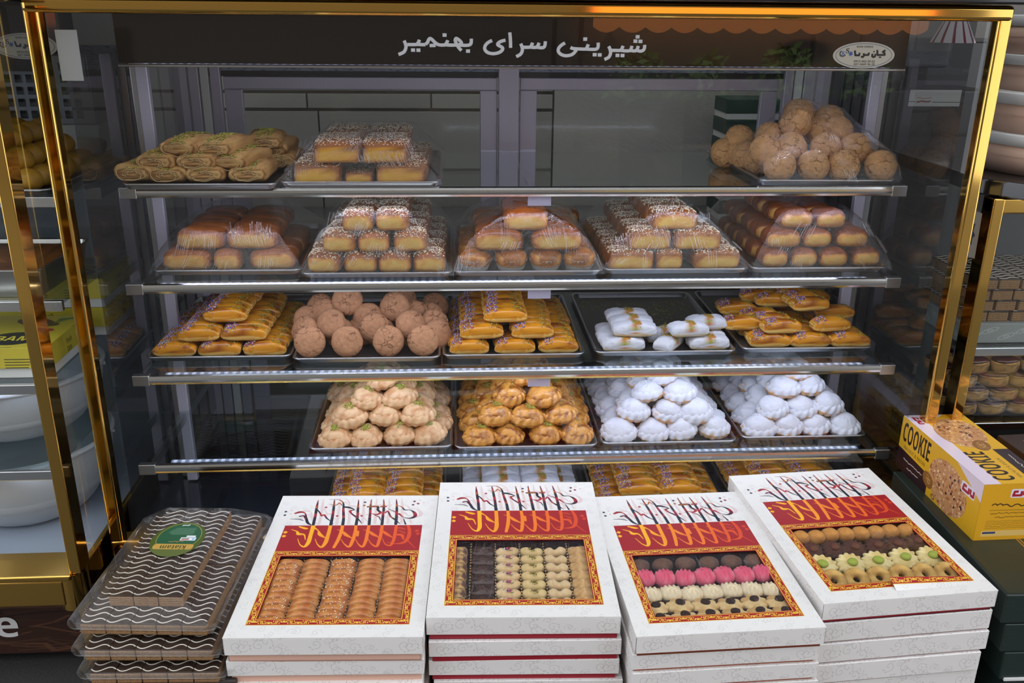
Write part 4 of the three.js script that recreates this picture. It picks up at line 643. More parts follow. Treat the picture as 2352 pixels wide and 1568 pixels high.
const bowSpr = bow('#e2c79a', '#d3ad72', 1), bowPis = bow('#dcc086', '#cba463', 2), bowPlain = bow('#dcc092', '#cda874', 0), choc = biscuit({ w: 0.05, h: 0.022, d: 0.032, e1: 0.7, e2: 0.6, rough: 0.14, tint: noisy('#3a2119', '#24130e') }, glazeM), crumble = biscuit({ w: 0.045, h: 0.022, d: 0.03, rough: 0.18, tint: noisy('#d2ab72', '#b78a54', 140) }), raisin = biscuit({ w: 0.03, h: 0.022, d: 0.034, rough: 0.12, tint: noisy('#d1a868', '#5a3a34', 90, 1.8) });
const pink = biscuit({ w: 0.038, h: 0.026, d: 0.04, e1: 0.9, e2: 0.9, nu: 48, bend: (p) => { p[1] *= 1 + 0.1 * Math.cos(p[0] * 900); }, tint: noisy('#d25a72', '#dd8090', 40) }), cream = biscuit({ w: 0.042, h: 0.024, d: 0.036, e1: 0.85, e2: 0.8, nu: 48, bend: (p) => { p[1] *= 1 + 0.1 * Math.cos(p[0] * 800); }, tint: noisy('#dfcfae', '#cfb98e', 40) });
function flower(a, b, c, w = 0.05, n = 9) { const g = biscuit({ w, h: 0.02, d: w * 0.85, e1: 0.8, e2: 1, nu: 72, bend: lobes(n, 0.09), tint: noisy(a, b) }); part(g, 'centre', blob({ w: w * 0.34, h: 0.009, d: w * 0.28, e1: 0.8, e2: 1, nu: 14, nv: 8, rough: 0.2, tint: noisy(c, c) }), dryM).position.y = 0.0165; return g; }
const daisy = flower('#d8bb84', '#c39c60', '#2d1d17', 0.052, 8), pisFlower = flower('#dccb92', '#cbb06a', '#8f9a3c', 0.062, 13), rosette = flower('#4e2c20', '#351a12', '#5e3828', 0.05, 14), ball = biscuit({ w: 0.036, h: 0.028, d: 0.034, e1: 0.95, e2: 1, tint: noisy('#bd8440', '#a1662c') }), brownBall = biscuit({ w: 0.04, h: 0.022, d: 0.036, e1: 0.95, e2: 1, tint: noisy('#6a4a34', '#4a3022') });
const ringB = (() => { const g = gproto(), q = new THREE.TorusGeometry(0.0145, 0.0088, 12, 28); q.rotateX(Math.PI / 2); q.translate(0, 0.009, 0); paint(q, noisy('#c8a25c', '#a67c3c')); part(g, 'biscuit', q, dryM); const l = []; for (let i = 0; i < 22; i++) { const a = rr(0, 6.3), r = rr(0.009, 0.02); l.push([Math.cos(a) * r, 0.0172 - Math.abs(r - 0.0145) * 0.3, Math.sin(a) * r, 0.0024, 0.0016, lin('#3c3218')]); } stuff(g, 'seeds', l); return g; })();
const ST = [];                                               // lid centres of the four stacks
{
  const b1 = openBox([-0.392, 0.445, 0.467], -0.04, 'white biscuit box with rows of brown finger biscuits behind its window', peachM, 0.018);
  dividersZ(b1, [-0.083, -0.029, 0.027, 0.083]);
  for (const [c, x] of [[0, -0.11], [1, -0.056], [2, -0.001], [3, 0.055], [4, 0.11]]) for (let r = 0; r < 11; r++) inBox(b1, finger[c === 2 ? 1 + r % 2 : (c === 0 && r % 3 ? 1 : 0)], x + rr(-0.002, 0.002), -0.0365, 0.005 + r * 0.0188, rr(-0.08, 0.08), 'finger_biscuit', 'brown finger biscuit behind a box window', 'finger biscuits in the box', 1).rotation.x = 0.12;
  const b2 = openBox([-0.031, 0.459, 0.446], -0.04, 'white biscuit box with columns of mixed bow biscuits behind its window', redM, 0.015);
  dividersZ(b2, [-0.101, -0.051, -0.001, 0.049, 0.097]);
  [[-0.123, raisin, 7, 'raisin_biscuit', 'tan biscuit speckled with dark raisins in the box', 'raisin biscuits'], [-0.076, choc, 6, 'chocolate_biscuit', 'dark chocolate biscuit in the mixed box', 'chocolate biscuits'], [-0.026, bowSpr, 7, 'bow_biscuit', 'cream bow biscuit with coloured sprinkles', 'bow biscuits with sprinkles'], [0.024, bowPis, 7, 'bow_biscuit', 'cream bow biscuit with pistachio pieces', 'bow biscuits with pistachio'], [0.073, bowPlain, 7, 'bow_biscuit', 'plain cream bow biscuit in the mixed box', 'plain bow biscuits'], [0.12, crumble, 7, 'crumb_biscuit', 'rough crumb coated biscuit in the mixed box', 'crumb biscuits']]
    .forEach(([x, pr, n, ...L]) => { for (let r = 0; r < n; r++) inBox(b2, pr, x, -0.034, 0.008 + r * 0.2 / n + 0.01, rr(-0.15, 0.15), ...L, 0.92); });
  const b3 = openBox([0.325, 0.452, 0.502], 0.027, 'white biscuit box with pink and cream biscuits behind its window', rustM, 0.008, 0.984);
  [[0.012, brownBall, 6, 'brown_biscuit', 'dark brown biscuit at the back of the pink biscuit box', 'brown biscuits', 1], [0.062, pink, 7, 'pink_biscuit', 'pink shell biscuit behind a box window', 'pink shell biscuits', 1.05], [0.112, cream, 7, 'cream_biscuit', 'off-white shell biscuit behind a box window', 'off-white shell biscuits', 1], [0.15, daisy, 6, 'flower_biscuit', 'cream flower biscuit with dark centre', 'flower biscuits with dark centres', 0.9], [0.186, daisy, 6, 'flower_biscuit', 'cream flower biscuit with dark centre', 'flower biscuits with dark centres', 0.9]]
    .forEach(([z, pr, n, a, b, c, sc]) => { for (let r = 0; r < n; r++) inBox(b3, pr, -0.118 + r * 0.245 / (n - 1), -0.034, z + rr(-0.003, 0.003), rr(-0.3, 0.3), a, b, c, sc); });
  for (const z of [0.037, 0.088, 0.131, 0.169]) part(b3, 'divider', span(-0.14, 0.14, -0.037, -0.012, z - 0.001, z + 0.001), insertM);
  const b4 = openBox([0.675, 0.47, 0.442], 0.07, 'white biscuit box with torn lid over ring and flower biscuits', redM, 0.01, 0.984);
  [[0.01, ball, 8, 'golden_biscuit', 'small golden ball biscuit behind a torn lid', 'golden ball biscuits', 1], [0.058, rosette, 6, 'chocolate_rosette', 'dark chocolate rosette biscuit behind a torn lid', 'chocolate rosettes', 0.95], [0.11, pisFlower, 5, 'flower_biscuit', 'pale fluted flower biscuit with pistachio centre', 'fluted flower biscuits', 0.92], [0.163, ringB, 6, 'ring_biscuit', 'golden ring biscuit speckled with dark seeds', 'ring biscuits', 1.05]]
    .forEach(([z, pr, n, a, b, c, sc]) => { for (let r = 0; r < n; r++) { const o = inBox(b4, pr, -0.115 + r * 0.24 / (n - 1), -0.034, z + rr(-0.003, 0.003), rr(-0.3, 0.3), a, b, c, sc); if (pr === ringB || pr === rosette || pr === pisFlower) { o.rotation.x = 0.42; o.position.y += 0.004; } } });
  for (const z of [0.033, 0.086, 0.139]) part(b4, 'divider', span(-0.14, 0.14, -0.037, -0.014, z - 0.001, z + 0.001), insertM);
  const curl = new THREE.PlaneGeometry(0.16, 0.03, 12, 4); curl.rotateX(-Math.PI / 2); const cq = curl.attributes.position, cu = curl.attributes.uv; for (let i = 0; i < cq.count; i++) { const X = cq.getX(i) + 0.06, Z = cq.getZ(i) + 0.215; cu.setXY(i, X / BW + 0.5, 0.5 - Z / BD); cq.setXYZ(i, X, 0.0018 + 0.012 * clamp((0.23 - Z) / 0.03, 0, 1) * (1 - clamp((X + 0.02) / 0.16, 0, 1)) ** 1, Z); } curl.computeVertexNormals();
  part(b4, 'torn_flap', curl, M({ color: 0xffffff, map: lidTex, roughness: 0.42, side: THREE.DoubleSide }), 'lifted torn strip of the printed lid');
  // boxes under them
  const under = [
    [[-0.392, 0.467], -0.04, peachM, [[0.39, 0.018], [0.334, 0.018], [0.28, 0.018]], 0.445 - LIDH - 0.018, 'finger biscuit box'],
    [[-0.026, 0.449], -0.03, redM, [0, 0, 0], 0.459 - LIDH - 0.015, 'mixed bow biscuit box'],
    [[0.325, 0.5], 0.02, rustM, [0, 0, 0], 0.452 - LIDH - 0.008, 'pink biscuit box'],
    [[0.673, 0.441], 0.065, redM, [0, 0, 0], 0.47 - LIDH - 0.01, 'torn biscuit box']];
  under.forEach(([[x, z], turn, bm, , y0, what], si) => {
    let y = y0; const gap = [0.018, 0.015, 0.008, 0.006][si], nth = ['directly under the', 'second below the', 'third below the', 'fourth below the'], sc = si > 1 ? 0.984 : 1;
    for (let k = 0; k < 4 && y > 0.22; k++) { const lh = si === 3 ? 0.041 : LIDH - 0.004; const t = closedBox([x + rr(-0.006, 0.006), y, z + rr(-0.006, 0.004)], turn + rr(-0.015, 0.015), 'closed white scroll-print box ' + nth[k] + ' ' + what, bm, gap, lh); t.scale.set(sc, 1, sc); y -= lh + gap; }
    ST.push([x, y, z, turn]);
  });
}
{ // low platform that carries the stacks
  const t = thing('low_platform', 'low dark wooden platform under the stacks of boxes', 'platform', null, [0.05, 0, 0.46]);
  part(t, 'top', box(2.0, 0.02, 0.56, 0, 0.15, 0, 0.003), darkPlastic); for (const x of [-0.95, 0.95]) for (const z of [-0.25, 0.25]) part(t, 'leg', box(0.05, 0.15, 0.05, x, 0, z), darkPlastic);
}
// wafer packs -------------------------------------------------------------
const waferSideTex = canvasTex(256, 128, (g, w, h) => { g.fillStyle = '#8f6d48'; g.fillRect(0, 0, w, h); for (let i = 0; i < 5; i++) { g.fillStyle = '#6b4a2c'; g.fillRect(0, i * h / 5 + h / 10 - 4, w, 8); } for (let i = 0; i < 900; i++) { g.fillStyle = pick(['#a98558', '#77552f', '#9a774c']); g.fillRect(rnd() * w, rnd() * h, 4 + rnd() * 6, 2); } });
const waferM = M({ color: 0xffffff, map: waferSideTex, roughness: 0.9 }), chocM = P({ color: rgb(0.042, 0.023, 0.016), roughness: 0.35 }), icingM = M({ color: rgb(0.74, 0.69, 0.6), roughness: 0.6 });
function waferProto(w, d, h, s) {
  const g = gproto(), b = box(w, h - 0.003, d, 0, 0, 0, 0.0015); { const p = b.attributes.position, u = b.attributes.uv, n = b.attributes.normal; for (let i = 0; i < p.count; i++) u.setXY(i, Math.abs(n.getX(i)) > 0.6 ? p.getZ(i) / 0.06 : p.getX(i) / 0.06, p.getY(i) / h); }
  part(g, 'wafer_layers', b, waferM); part(g, 'chocolate_top', box(w, 0.003, d, 0, h - 0.003, 0, 0.001), chocM);
  const list = [], n = Math.round(d / 0.0175); for (let i = 0; i < n; i++) { const pts = []; for (let k = 0; k <= 10; k++) { const x = -w / 2 + w * k / 10; pts.push(V(x, h + 0.0002, (i + 0.5) * d / n - d / 2 + 0.0056 * Math.sin((x / w + 0.5) * Math.PI * 2 * 1.0 + s))); } list.push(new THREE.TubeGeometry(new THREE.CatmullRomCurve3(pts), 12, 0.00125, 4)); }
  const m = part(g, 'icing_waves', merge(list), icingM); m.userData.kind = 'stuff'; return g;
}
const waferLong = waferProto(0.044, 0.185, 0.024, 0), waferTop = waferProto(0.044, 0.15, 0.024, 0.4);
const clearTray = P({ color: rgb(0.94, 0.94, 0.94), transmission: 1, thickness: 0, roughness: 0.07, ior: 1.55, side: THREE.DoubleSide, bumpMap: grainTex, bumpScale: 0.0008 });
const foilM = M({ color: rgb(0.55, 0.54, 0.5), metalness: 1, roughness: 0.28, bumpMap: grainTex, bumpScale: 0.002 });
const packFilm = P({ color: rgb(0.97, 0.97, 0.97), transmission: 1, thickness: 0, roughness: 0.04, ior: 1.5, side: THREE.DoubleSide, bumpMap: repeat(foldTex, 1.5, 1.5), bumpScale: 0.0012 });
function waferPack(x, y, z, turn, label, top, nth) {
  const t = thing('wafer_pack_tray', label, 'tray', null, [x, y, z], turn), w = 0.285, d = 0.4, R = (o, yy) => [rrect(w - o * 2, d - o * 2, 0.03), yy];
  part(t, 'clear_tray_rim', loft([R(0.02, 0.001), R(0.012, 0.02), R(0.004, 0.022), R(0, 0.021), R(0.001, 0.019), R(0.013, 0.018), R(0.022, 0)]), clearTray); part(t, 'tray_bottom', box(w - 0.042, 0.001, d - 0.042), foilM);
  t.updateMatrixWorld(true);
  const pts = [], L = ['chocolate_wafer', top ? 'chocolate wafer with white wavy icing in the pack with the round green label' : 'chocolate wafer with wavy icing in the ' + nth + ' wafer pack', 'wafer', top ? 'wafers in the labelled pack' : 'wafers in the ' + nth + ' pack'];
  const add = (pr, lx, ly, lz) => { const o = copyOf(pr, ...L), p = t.localToWorld(V(lx, ly, lz)); put(o, p.x, p.y, p.z, turn); };
  for (let c = 0; c < 5; c++) for (let r = 0; r < 2; r++) add(waferLong, -0.092 + c * 0.046, 0.0015, -0.095 + r * 0.19);
  if (top) for (let c = 0; c < 3; c++) for (let r = 0; r < 2; r++) add(waferTop, -0.058 + c * 0.046, 0.0258, -0.09 + r * 0.153);
  const pp = []; for (const sx of [-1, 1]) for (const sz of [-1, 1]) { for (const k of [[0.142, 0.021, 0.17], [0.112, 0.021, 0.2], [0.12, 0.028, 0.192]]) pp.push(V(sx * k[0], k[1], sz * k[2])); if (top) pp.push(V(-0.012 + sx * 0.07, 0.053, -0.012 + sz * 0.158)); }
  const hull = new ConvexGeometry(pp), hp = hull.attributes.position, keep = []; for (let i = 0; i < hp.count; i += 3) { if (hull.attributes.normal.getY(i) < -0.5) continue; for (let k = 0; k < 3; k++) keep.push(hp.getX(i + k), hp.getY(i + k), hp.getZ(i + k)); }
  const g = new THREE.BufferGeometry(); g.setAttribute('position', new THREE.Float32BufferAttribute(keep, 3)); g.computeVertexNormals(); const uv = []; for (let i = 0; i < keep.length; i += 3) uv.push(keep[i] * 4 + keep[i + 1] * 9, keep[i + 2] * 4); g.setAttribute('uv', new THREE.Float32BufferAttribute(uv, 2));
  part(t, 'clear_film', g, packFilm);
  if (top) {
    const tex = canvasTex(512, 512, (q, W) => {
      q.fillStyle = '#4c5a24'; q.fillRect(0, 0, W, W); q.save(); q.translate(W / 2, W / 2); q.rotate(Math.PI);
      q.fillStyle = '#2a5a3c'; q.beginPath(); q.arc(0, 30, 205, 0, 7); q.fill(); q.strokeStyle = '#b6a04a'; q.lineWidth = 5; q.beginPath(); q.arc(0, 30, 208, 0, 7); q.stroke();
      q.fillStyle = '#5f6a36'; q.fillRect(-256, -256, 512, 120); q.fillStyle = '#c39a4a'; q.beginPath(); q.roundRect(-195, -150, 390, 78, 30); q.fill();
      q.fillStyle = '#3c4a22'; q.font = 'bold 76px sans-serif'; q.textAlign = 'center'; q.fillText('kiatam', 0, -92);
      q.fillStyle = '#b08a4a'; q.font = '34px serif'; q.strokeStyle = '#b08a4a'; q.lineWidth = 7; q.beginPath(); q.moveTo(-70, -40); q.quadraticCurveTo(-40, -20, -10, -45); q.quadraticCurveTo(10, -20, 40, -44); q.lineTo(75, -36); q.stroke();
      q.fillStyle = '#e6e8ea'; q.fillRect(-175, -20, 150, 46); q.fillRect(-160, 30, 90, 24); q.fillStyle = '#c0453a'; q.fillRect(-110, -12, 76, 14); q.fillStyle = '#4c8a52'; q.fillRect(-110, 6, 76, 10); q.fillStyle = '#7fb0d8'; q.beginPath(); q.arc(-150, 4, 13, 0, 7); q.fill();
      q.fillStyle = '#6f937a'; for (let i = 0; i < 12; i++) q.fillRect(-130 + rnd() * 20, 66 + i * 9, 250 - Math.abs(i - 4) * 8, 3);
      q.fillStyle = '#f0f0ee'; q.font = 'italic bold 30px sans-serif'; q.fillText('good', 0, 218); q.restore();
    });
    const c = new THREE.CircleGeometry(0.053, 40); c.scale(1, 1.2, 1); c.rotateX(-Math.PI / 2); c.translate(-0.016, 0.0545, -0.045); part(t, 'round_label', c, M({ color: 0xffffff, map: tex, roughness: 0.35 }), 'round green and gold product label');
  }
}
waferPack(-0.715, 0.43, 0.49, -0.07, 'topmost clear wrapped tray of chocolate wafers with round green label', true);
waferPack(-0.708, 0.391, 0.512, -0.05, 'wrapped wafer tray in the middle of the stack of three', false, 'middle');
waferPack(-0.7, 0.352, 0.525, -0.04, 'wrapped wafer tray at the bottom of the stack of three', false, 'bottom');
for (let k = 0; k < 4; k++) { const y = 0.17 + k * 0.0455; solo('wafer_carton', box(0.27, 0.044, 0.38, 0, 0, 0, 0.004), M({ color: rgb(0.04, 0.03, 0.025), roughness: 0.6 }), 'plain dark carton under the stack of wafer trays, ' + ['lowest', 'second lowest', 'third lowest', 'topmost'][k] + ' of four', 'carton', null, [-0.7, y, 0.52]); }
ST.forEach(([x, y, z, turn], i) => { if (y > 0.175) { const b = solo('dark_carton', box(0.33, y - 0.172, 0.47, 0, 0, 0, 0.003), M({ color: rgb(0.035, 0.03, 0.028), roughness: 0.6 }), ['plain dark carton under the finger biscuit boxes', 'plain dark carton under the mixed bow biscuit boxes', 'plain dark carton under the pink biscuit boxes', 'plain dark carton under the torn biscuit box stack'][i], 'carton', null, [x, 0.17, z]); b.rotation.y = turn; } });

// ------------------------------------------------------------------ neighbouring cabinet with bowls and date boxes
const LX = -0.985, LZ = 0.278;
{
  const c = thing('display_cabinet', 'gold framed glass cabinet holding white bowls, date boxes and yellow domed sweets', 'cabinet');
  part(c, 'gold_post', span(LX - 0.026, LX, 0.33, 1.5, LZ, LZ + 0.05, 0.003), gold);
  part(c, 'front_glass', sheetZ(-2.4, LX - 0.026, 0.33, 1.5, LZ + 0.025), paneM);
  part(c, 'side_glass', sheetX(LX - 0.012, 0.33, 1.5, -0.6, LZ), paneM);
  part(c, 'gold_bottom_trim', span(-2.4, LX - 0.04, 0.252, 0.318, 0.26, 0.335, 0.006), gold); part(c, 'gold_sill', span(-2.4, LX - 0.02, 0.318, 0.333, 0.24, 0.34, 0.005), gold);
  const cg = new THREE.CylinderGeometry(0.03, 0.03, 0.09, 24); cg.translate(LX - 0.031, 0.284, 0.305); part(c, 'rounded_corner', cg, gold);
  part(c, 'gold_leg', span(LX - 0.03, LX - 0.004, 0.02, 0.245, 0.28, 0.31, 0.004), gold);
  part(c, 'gold_side_trim', span(LX - 0.016, LX - 0.002, 0.27, 0.335, -0.6, 0.29, 0.004), gold);
  part(c, 'marble_base', span(-2.4, LX - 0.03, 0.04, 0.25, -0.6, 0.22), P({ color: 0xffffff, roughness: 0.2, map: canvasTex(512, 256, (g, w, h) => { g.fillStyle = '#3a241a'; g.fillRect(0, 0, w, h); for (let i = 0; i < 60; i++) { g.strokeStyle = pick(['#4a3022', '#2c1a12', '#5a3c2a']); g.lineWidth = 1 + rnd() * 5; g.beginPath(); let x = rnd() * w, y = rnd() * h; g.moveTo(x, y); for (let k = 0; k < 5; k++) { x += rr(-20, 70); y += rr(-25, 25); g.lineTo(x, y); } g.stroke(); } }) }));
  part(c, 'top_slab', span(-2.4, LX - 0.001, 1.505, 1.53, -0.6, 0.33, 0.004), blackGloss);
  part(c, 'header_panel', span(-2.4, LX - 0.04, 1.37, 1.505, 0.02, 0.03), brownPanel);
  part(c, 'back_panel', span(-2.4, LX - 0.02, 0.3, 1.5, -0.62, -0.6), M({ color: rgb(0.1, 0.11, 0.13), roughness: 0.5 }));
  part(c, 'deck', span(-2.4, LX - 0.02, 0.285, 0.302, -0.6, 0.262), M({ color: rgb(0.34, 0.38, 0.45), roughness: 0.35 }));
  part(c, 'deck_rib_strip', span(-2.4, LX - 0.045, 0.302, 0.31, 0.238, 0.25), steel);
  for (const [y, x1, zf] of [[1.118, -1.0, 0.1], [0.905, -1.0, 0.16], [0.725, -1.058, 0.19], [0.52, -1.062, 0.2]]) { const s = part(c, 'glass_shelf', span(-2.4, x1, y - 0.006, y, -0.56, zf - 0.004), shelfGlass); part(s, 'shelf_rail', span(-2.4, x1, y - 0.022, y + 0.001, zf - 0.004, zf + 0.008, 0.002), chrome); }
  { const q = onZ(57, 106, 0.034), g = ovalSticker(0.13, 0.052); g.translate(q.x, q.y, 0.0305); part(c, 'oval_sticker', g, stickerM); }
  // white letter on the base
  const tex = canvasTex(256, 256, (g, w, h) => { g.fillStyle = '#000'; g.fillRect(0, 0, w, h); g.fillStyle = '#fff'; g.font = 'bold 300px sans-serif'; g.textAlign = 'center'; g.fillText('e', w / 2, 212); }, false);
  const a = onZ(14, 1440, 0.222), pl = new THREE.PlaneGeometry(0.095, 0.085); pl.translate(a.x, a.y, 0.2215); part(c, 'white_letter', pl, M({ color: rgb(0.75, 0.75, 0.73), roughness: 0.5, alphaMap: tex, transparent: true }), 'white letter e on the dark base');
  for (const [y, z] of [[1.11, 0.07], [0.9, 0.12], [0.715, 0.15], [0.51, 0.16]]) { const r = new THREE.RectAreaLight(ledCol, LED * 0.3, 1.3, 0.012); r.position.set(-1.72, y - 0.02, z); r.lookAt(-1.72, y - 1, z - 0.5); c.add(r); }
}
{ // steel rails along the foot of the neighbouring cabinet
  for (let i = 0; i < 3; i++) solo('floor_rail', bar(V(-2.4, 0.012 + 0.016 * i, 0.33 - i * 0.02), V(-1.02, 0.012 + 0.016 * i, 0.33 - i * 0.02), 0.012, 0.014, 0.004), steel, 'polished steel bar along the cabinet foot, ' + ['lowest', 'middle', 'topmost'][i] + ' of three', 'rail', 'steel bars at the cabinet foot');
}
{ // yellow domed sweets
  const dome = [0, 1].map((i) => { const g = gproto(); part(g, 'sweet', blob({ w: 0.058, h: 0.05, d: 0.058, e1: 0.95, e2: 1, nu: 24, nv: 14, rough: 0.03, freq: 30, s: i * 5, tint: noisy('#b98a2c', '#9c6c1c', 30) }), breadM); return g; });
  const y = 1.1185, t = thing('baking_tray', 'steel tray of yellow domed sweets in the neighbouring cabinet', 'tray', null, [-1.19, y, -0.16]); part(t, 'rim', rimG, steel); part(t, 'pan', panG, panM);
  for (let k = 0; k < 3; k++) for (let c = 0; c < 5 - k; c++) for (let r = 0; r < 6 - k; r++) put(copyOf(pick(dome), 'domed_sweet', 'yellow domed sweet heaped in the neighbouring cabinet', 'sweet', 'yellow domed sweets'), -1.315 + c * 0.06 + k * 0.03 + rr(-0.004, 0.004), y + 0.0016 + k * 0.04, 0.05 - r * 0.06 - k * 0.03, rr(0, 6));
  // plastic crate
  const cr = thing('plastic_crate', 'grey plastic crate with square holes above the yellow domed sweets', 'crate', null, [-1.3, 1.21, -0.485]); cr.scale.z = 0.6;
  const sh = new THREE.Shape([[-0.2, 0], [0.2, 0], [0.2, 0.17], [-0.2, 0.17]].map((p) => new THREE.Vector2(...p))); for (let i = 0; i < 13; i++) for (let j = 0; j < 5; j++) { const x = -0.185 + i * 0.0285, yy = 0.014 + j * 0.03; sh.holes.push(new THREE.Path([[x, yy], [x, yy + 0.02], [x + 0.019, yy + 0.02], [x + 0.019, yy]].map((p) => new THREE.Vector2(...p)))); }
  const cp = M({ color: rgb(0.17, 0.19, 0.22), roughness: 0.5 }), g = new THREE.ExtrudeGeometry(sh, { depth: 0.004, bevelEnabled: false });
  part(cr, 'holed_panel', g.clone().translate(0, 0, 0.1), cp); part(cr, 'holed_panel', g.clone().translate(0, 0, -0.1), cp); for (const s of [-1, 1]) part(cr, 'end_panel', span(s * 0.2 - 0.003, s * 0.2 + 0.003, 0, 0.17, -0.1, 0.104), cp); part(cr, 'bottom', span(-0.2, 0.2, 0, 0.004, -0.1, 0.1), cp);
  solo('grey_carton', box(0.42, 0.09, 0.13, 0, 0, 0, 0.004), M({ color: rgb(0.42, 0.43, 0.42), roughness: 0.5, bumpMap: grainTex, bumpScale: 0.0005 }), 'pale grey carton under the plastic crate', 'carton', null, [-1.3, 1.1185, -0.485]);
}
{ // foil container with a browned pastry slab
  const t = thing('foil_container', 'deep foil container of browned pastry above the date boxes', 'container', null, [-1.21, 0.906, 0.0]);
  part(t, 'foil_walls', loft([[rrect(0.3, 0.26, 0.02), 0.001], [rrect(0.32, 0.28, 0.02), 0.062], [rrect(0.332, 0.292, 0.02), 0.064], [rrect(0.332, 0.292, 0.02), 0.06], [rrect(0.322, 0.282, 0.02), 0.06], [rrect(0.304, 0.264, 0.02), 0]]), foilM);
  const s = solo('pastry_slab', blob({ w: 0.3, h: 0.058, d: 0.26, e1: 0.3, e2: 0.15, nu: 60, nv: 30, rough: 0.03, freq: 40, tint: noisy('#7a4a1e', '#4a2810', 40, 2) }), breadM, 'browned flaky pastry slab in the foil container', 'pastry', null, [-1.21, 0.909, 0.0]);
}
// date boxes
const dateTop = canvasTex(768, 512, (g, w, h) => {
  g.fillStyle = '#c9b83a'; g.fillRect(0, 0, w, h); g.fillStyle = '#8e2430'; g.fillRect(80, 250, 250, 110); g.fillStyle = '#2c2024'; for (const [x, y, r] of [[150, 120, 90], [520, 110, 120], [600, 140, 80]]) { g.beginPath(); g.ellipse(x, y, r, r * 0.5, 0.3, 0, 7); g.fill(); }
  g.strokeStyle = '#4d7a3a'; g.lineWidth = 9; for (let i = 0; i < 10; i++) { g.beginPath(); g.moveTo(640, 60); g.lineTo(640 + i * 13, 150 - i * 14); g.stroke(); } g.fillStyle = '#b0303a'; for (const [x, y] of [[300, 200], [640, 250]]) { g.beginPath(); g.ellipse(x, y, 50, 28, 0, 0, 7); g.fill(); }
  g.fillStyle = '#23282a'; g.beginPath(); g.ellipse(520, 380, 150, 100, 0, 0, 7); g.fill(); g.fillStyle = '#d8c840'; g.font = 'bold 96px sans-serif'; g.textAlign = 'center'; g.fillText('BAM', 520, 412);
});
const dateSide = canvasTex(768, 160, (g, w, h) => { g.fillStyle = '#c9b83a'; g.fillRect(0, 0, w, h); g.fillStyle = '#3a3418'; g.font = 'bold 40px sans-serif'; g.fillText('Fresh', 330, 62); g.fillText('Date', 330, 102); g.fillRect(330, 118, 130, 5); g.fillRect(330, 132, 90, 5); for (let i = 0; i < 5; i++) g.fillRect(520, 60 + i * 14, 150 - i * 8, 4); });
function boxUV(g, w, d, h) { const p = g.attributes.position, n = g.attributes.normal, u = g.attributes.uv; for (let i = 0; i < p.count; i++) { if (Math.abs(n.getY(i)) > 0.7) u.setXY(i, p.getX(i) / w + 0.5, 0.5 - p.getZ(i) / d); else if (Math.abs(n.getX(i)) > 0.7) u.setXY(i, 0.5 - p.getZ(i) / d, p.getY(i) / h); else u.setXY(i, p.getX(i) / w + 0.5, p.getY(i) / h); } return g; }
const dateTopM = M({ color: 0xffffff, map: dateTop, roughness: 0.35 }), dateSideM = M({ color: 0xffffff, map: dateSide, roughness: 0.4 });
function dateBox(x, y, z, turn, label) {
  const t = thing('date_box', label, 'box', null, [x, y, z], turn); part(t, 'base', box(0.286, 0.03, 0.206, 0, 0, 0, 0.001), whiteCard);
  const l = part(t, 'lid', boxUV(box(0.3, 0.05, 0.22, 0, 0.024, 0, 0.002), 0.3, 0.22, 0.075), dateSideM); part(l, 'printed_top', boxUV(box(0.299, 0.0008, 0.219, 0, 0.0738, 0), 0.3, 0.22, 1), dateTopM); return t;
}
dateBox(-1.2, 0.7255, 0.05, 0.0, 'front yellow date box with BAM print on a white base');
dateBox(-1.17, 0.7255, -0.23, 0.0, 'yellow date box standing behind the front date box');
dateBox(-1.17, 0.801, -0.22, 0.02, 'yellow date box stacked on the rear date box');
// white tubs
const tubM = P({ color: rgb(0.62, 0.65, 0.68), roughness: 0.35, transmission: 0.25, thickness: 0 });
function bowl(x, y, z, r, h, label) {
  const t = thing('plastic_bowl', label, 'bowl', null, [x, y, z]); const P2 = [[0.001, 0], [r * 0.55, 0], [r * 0.8, h * 0.25], [r * 0.95, h * 0.6], [r, h], [r * 0.985, h], [r * 0.93, h * 0.6], [r * 0.78, h * 0.27], [0.001, 0.006]].map((p) => new THREE.Vector2(...p)); const sp = new THREE.SplineCurve(P2).getPoints(50);
  part(t, 'bowl', new THREE.LatheGeometry(sp, 64), tubM); const rim = new THREE.TorusGeometry(r, 0.006, 8, 64); rim.rotateX(Math.PI / 2); rim.translate(0, h, 0); part(t, 'rim', rim, tubM);
  for (const s of [0.4, 0.4 + Math.PI]) { const hG = new THREE.TorusGeometry(0.035, 0.005, 8, 20, Math.PI); hG.rotateX(Math.PI / 2); hG.rotateY(-Math.PI / 2); hG.rotateY(s); hG.translate(Math.cos(s) * (r + 0.002), h - 0.012, -Math.sin(s) * (r + 0.002)); part(t, 'handle', hG, tubM); }
}
bowl(-1.24, 0.3025, -0.04, 0.205, 0.19, 'large white plastic bowl standing on the cabinet deck');
bowl(-1.24, 0.5205, -0.06, 0.2, 0.15, 'white plastic bowl on the shelf above the large bowl');

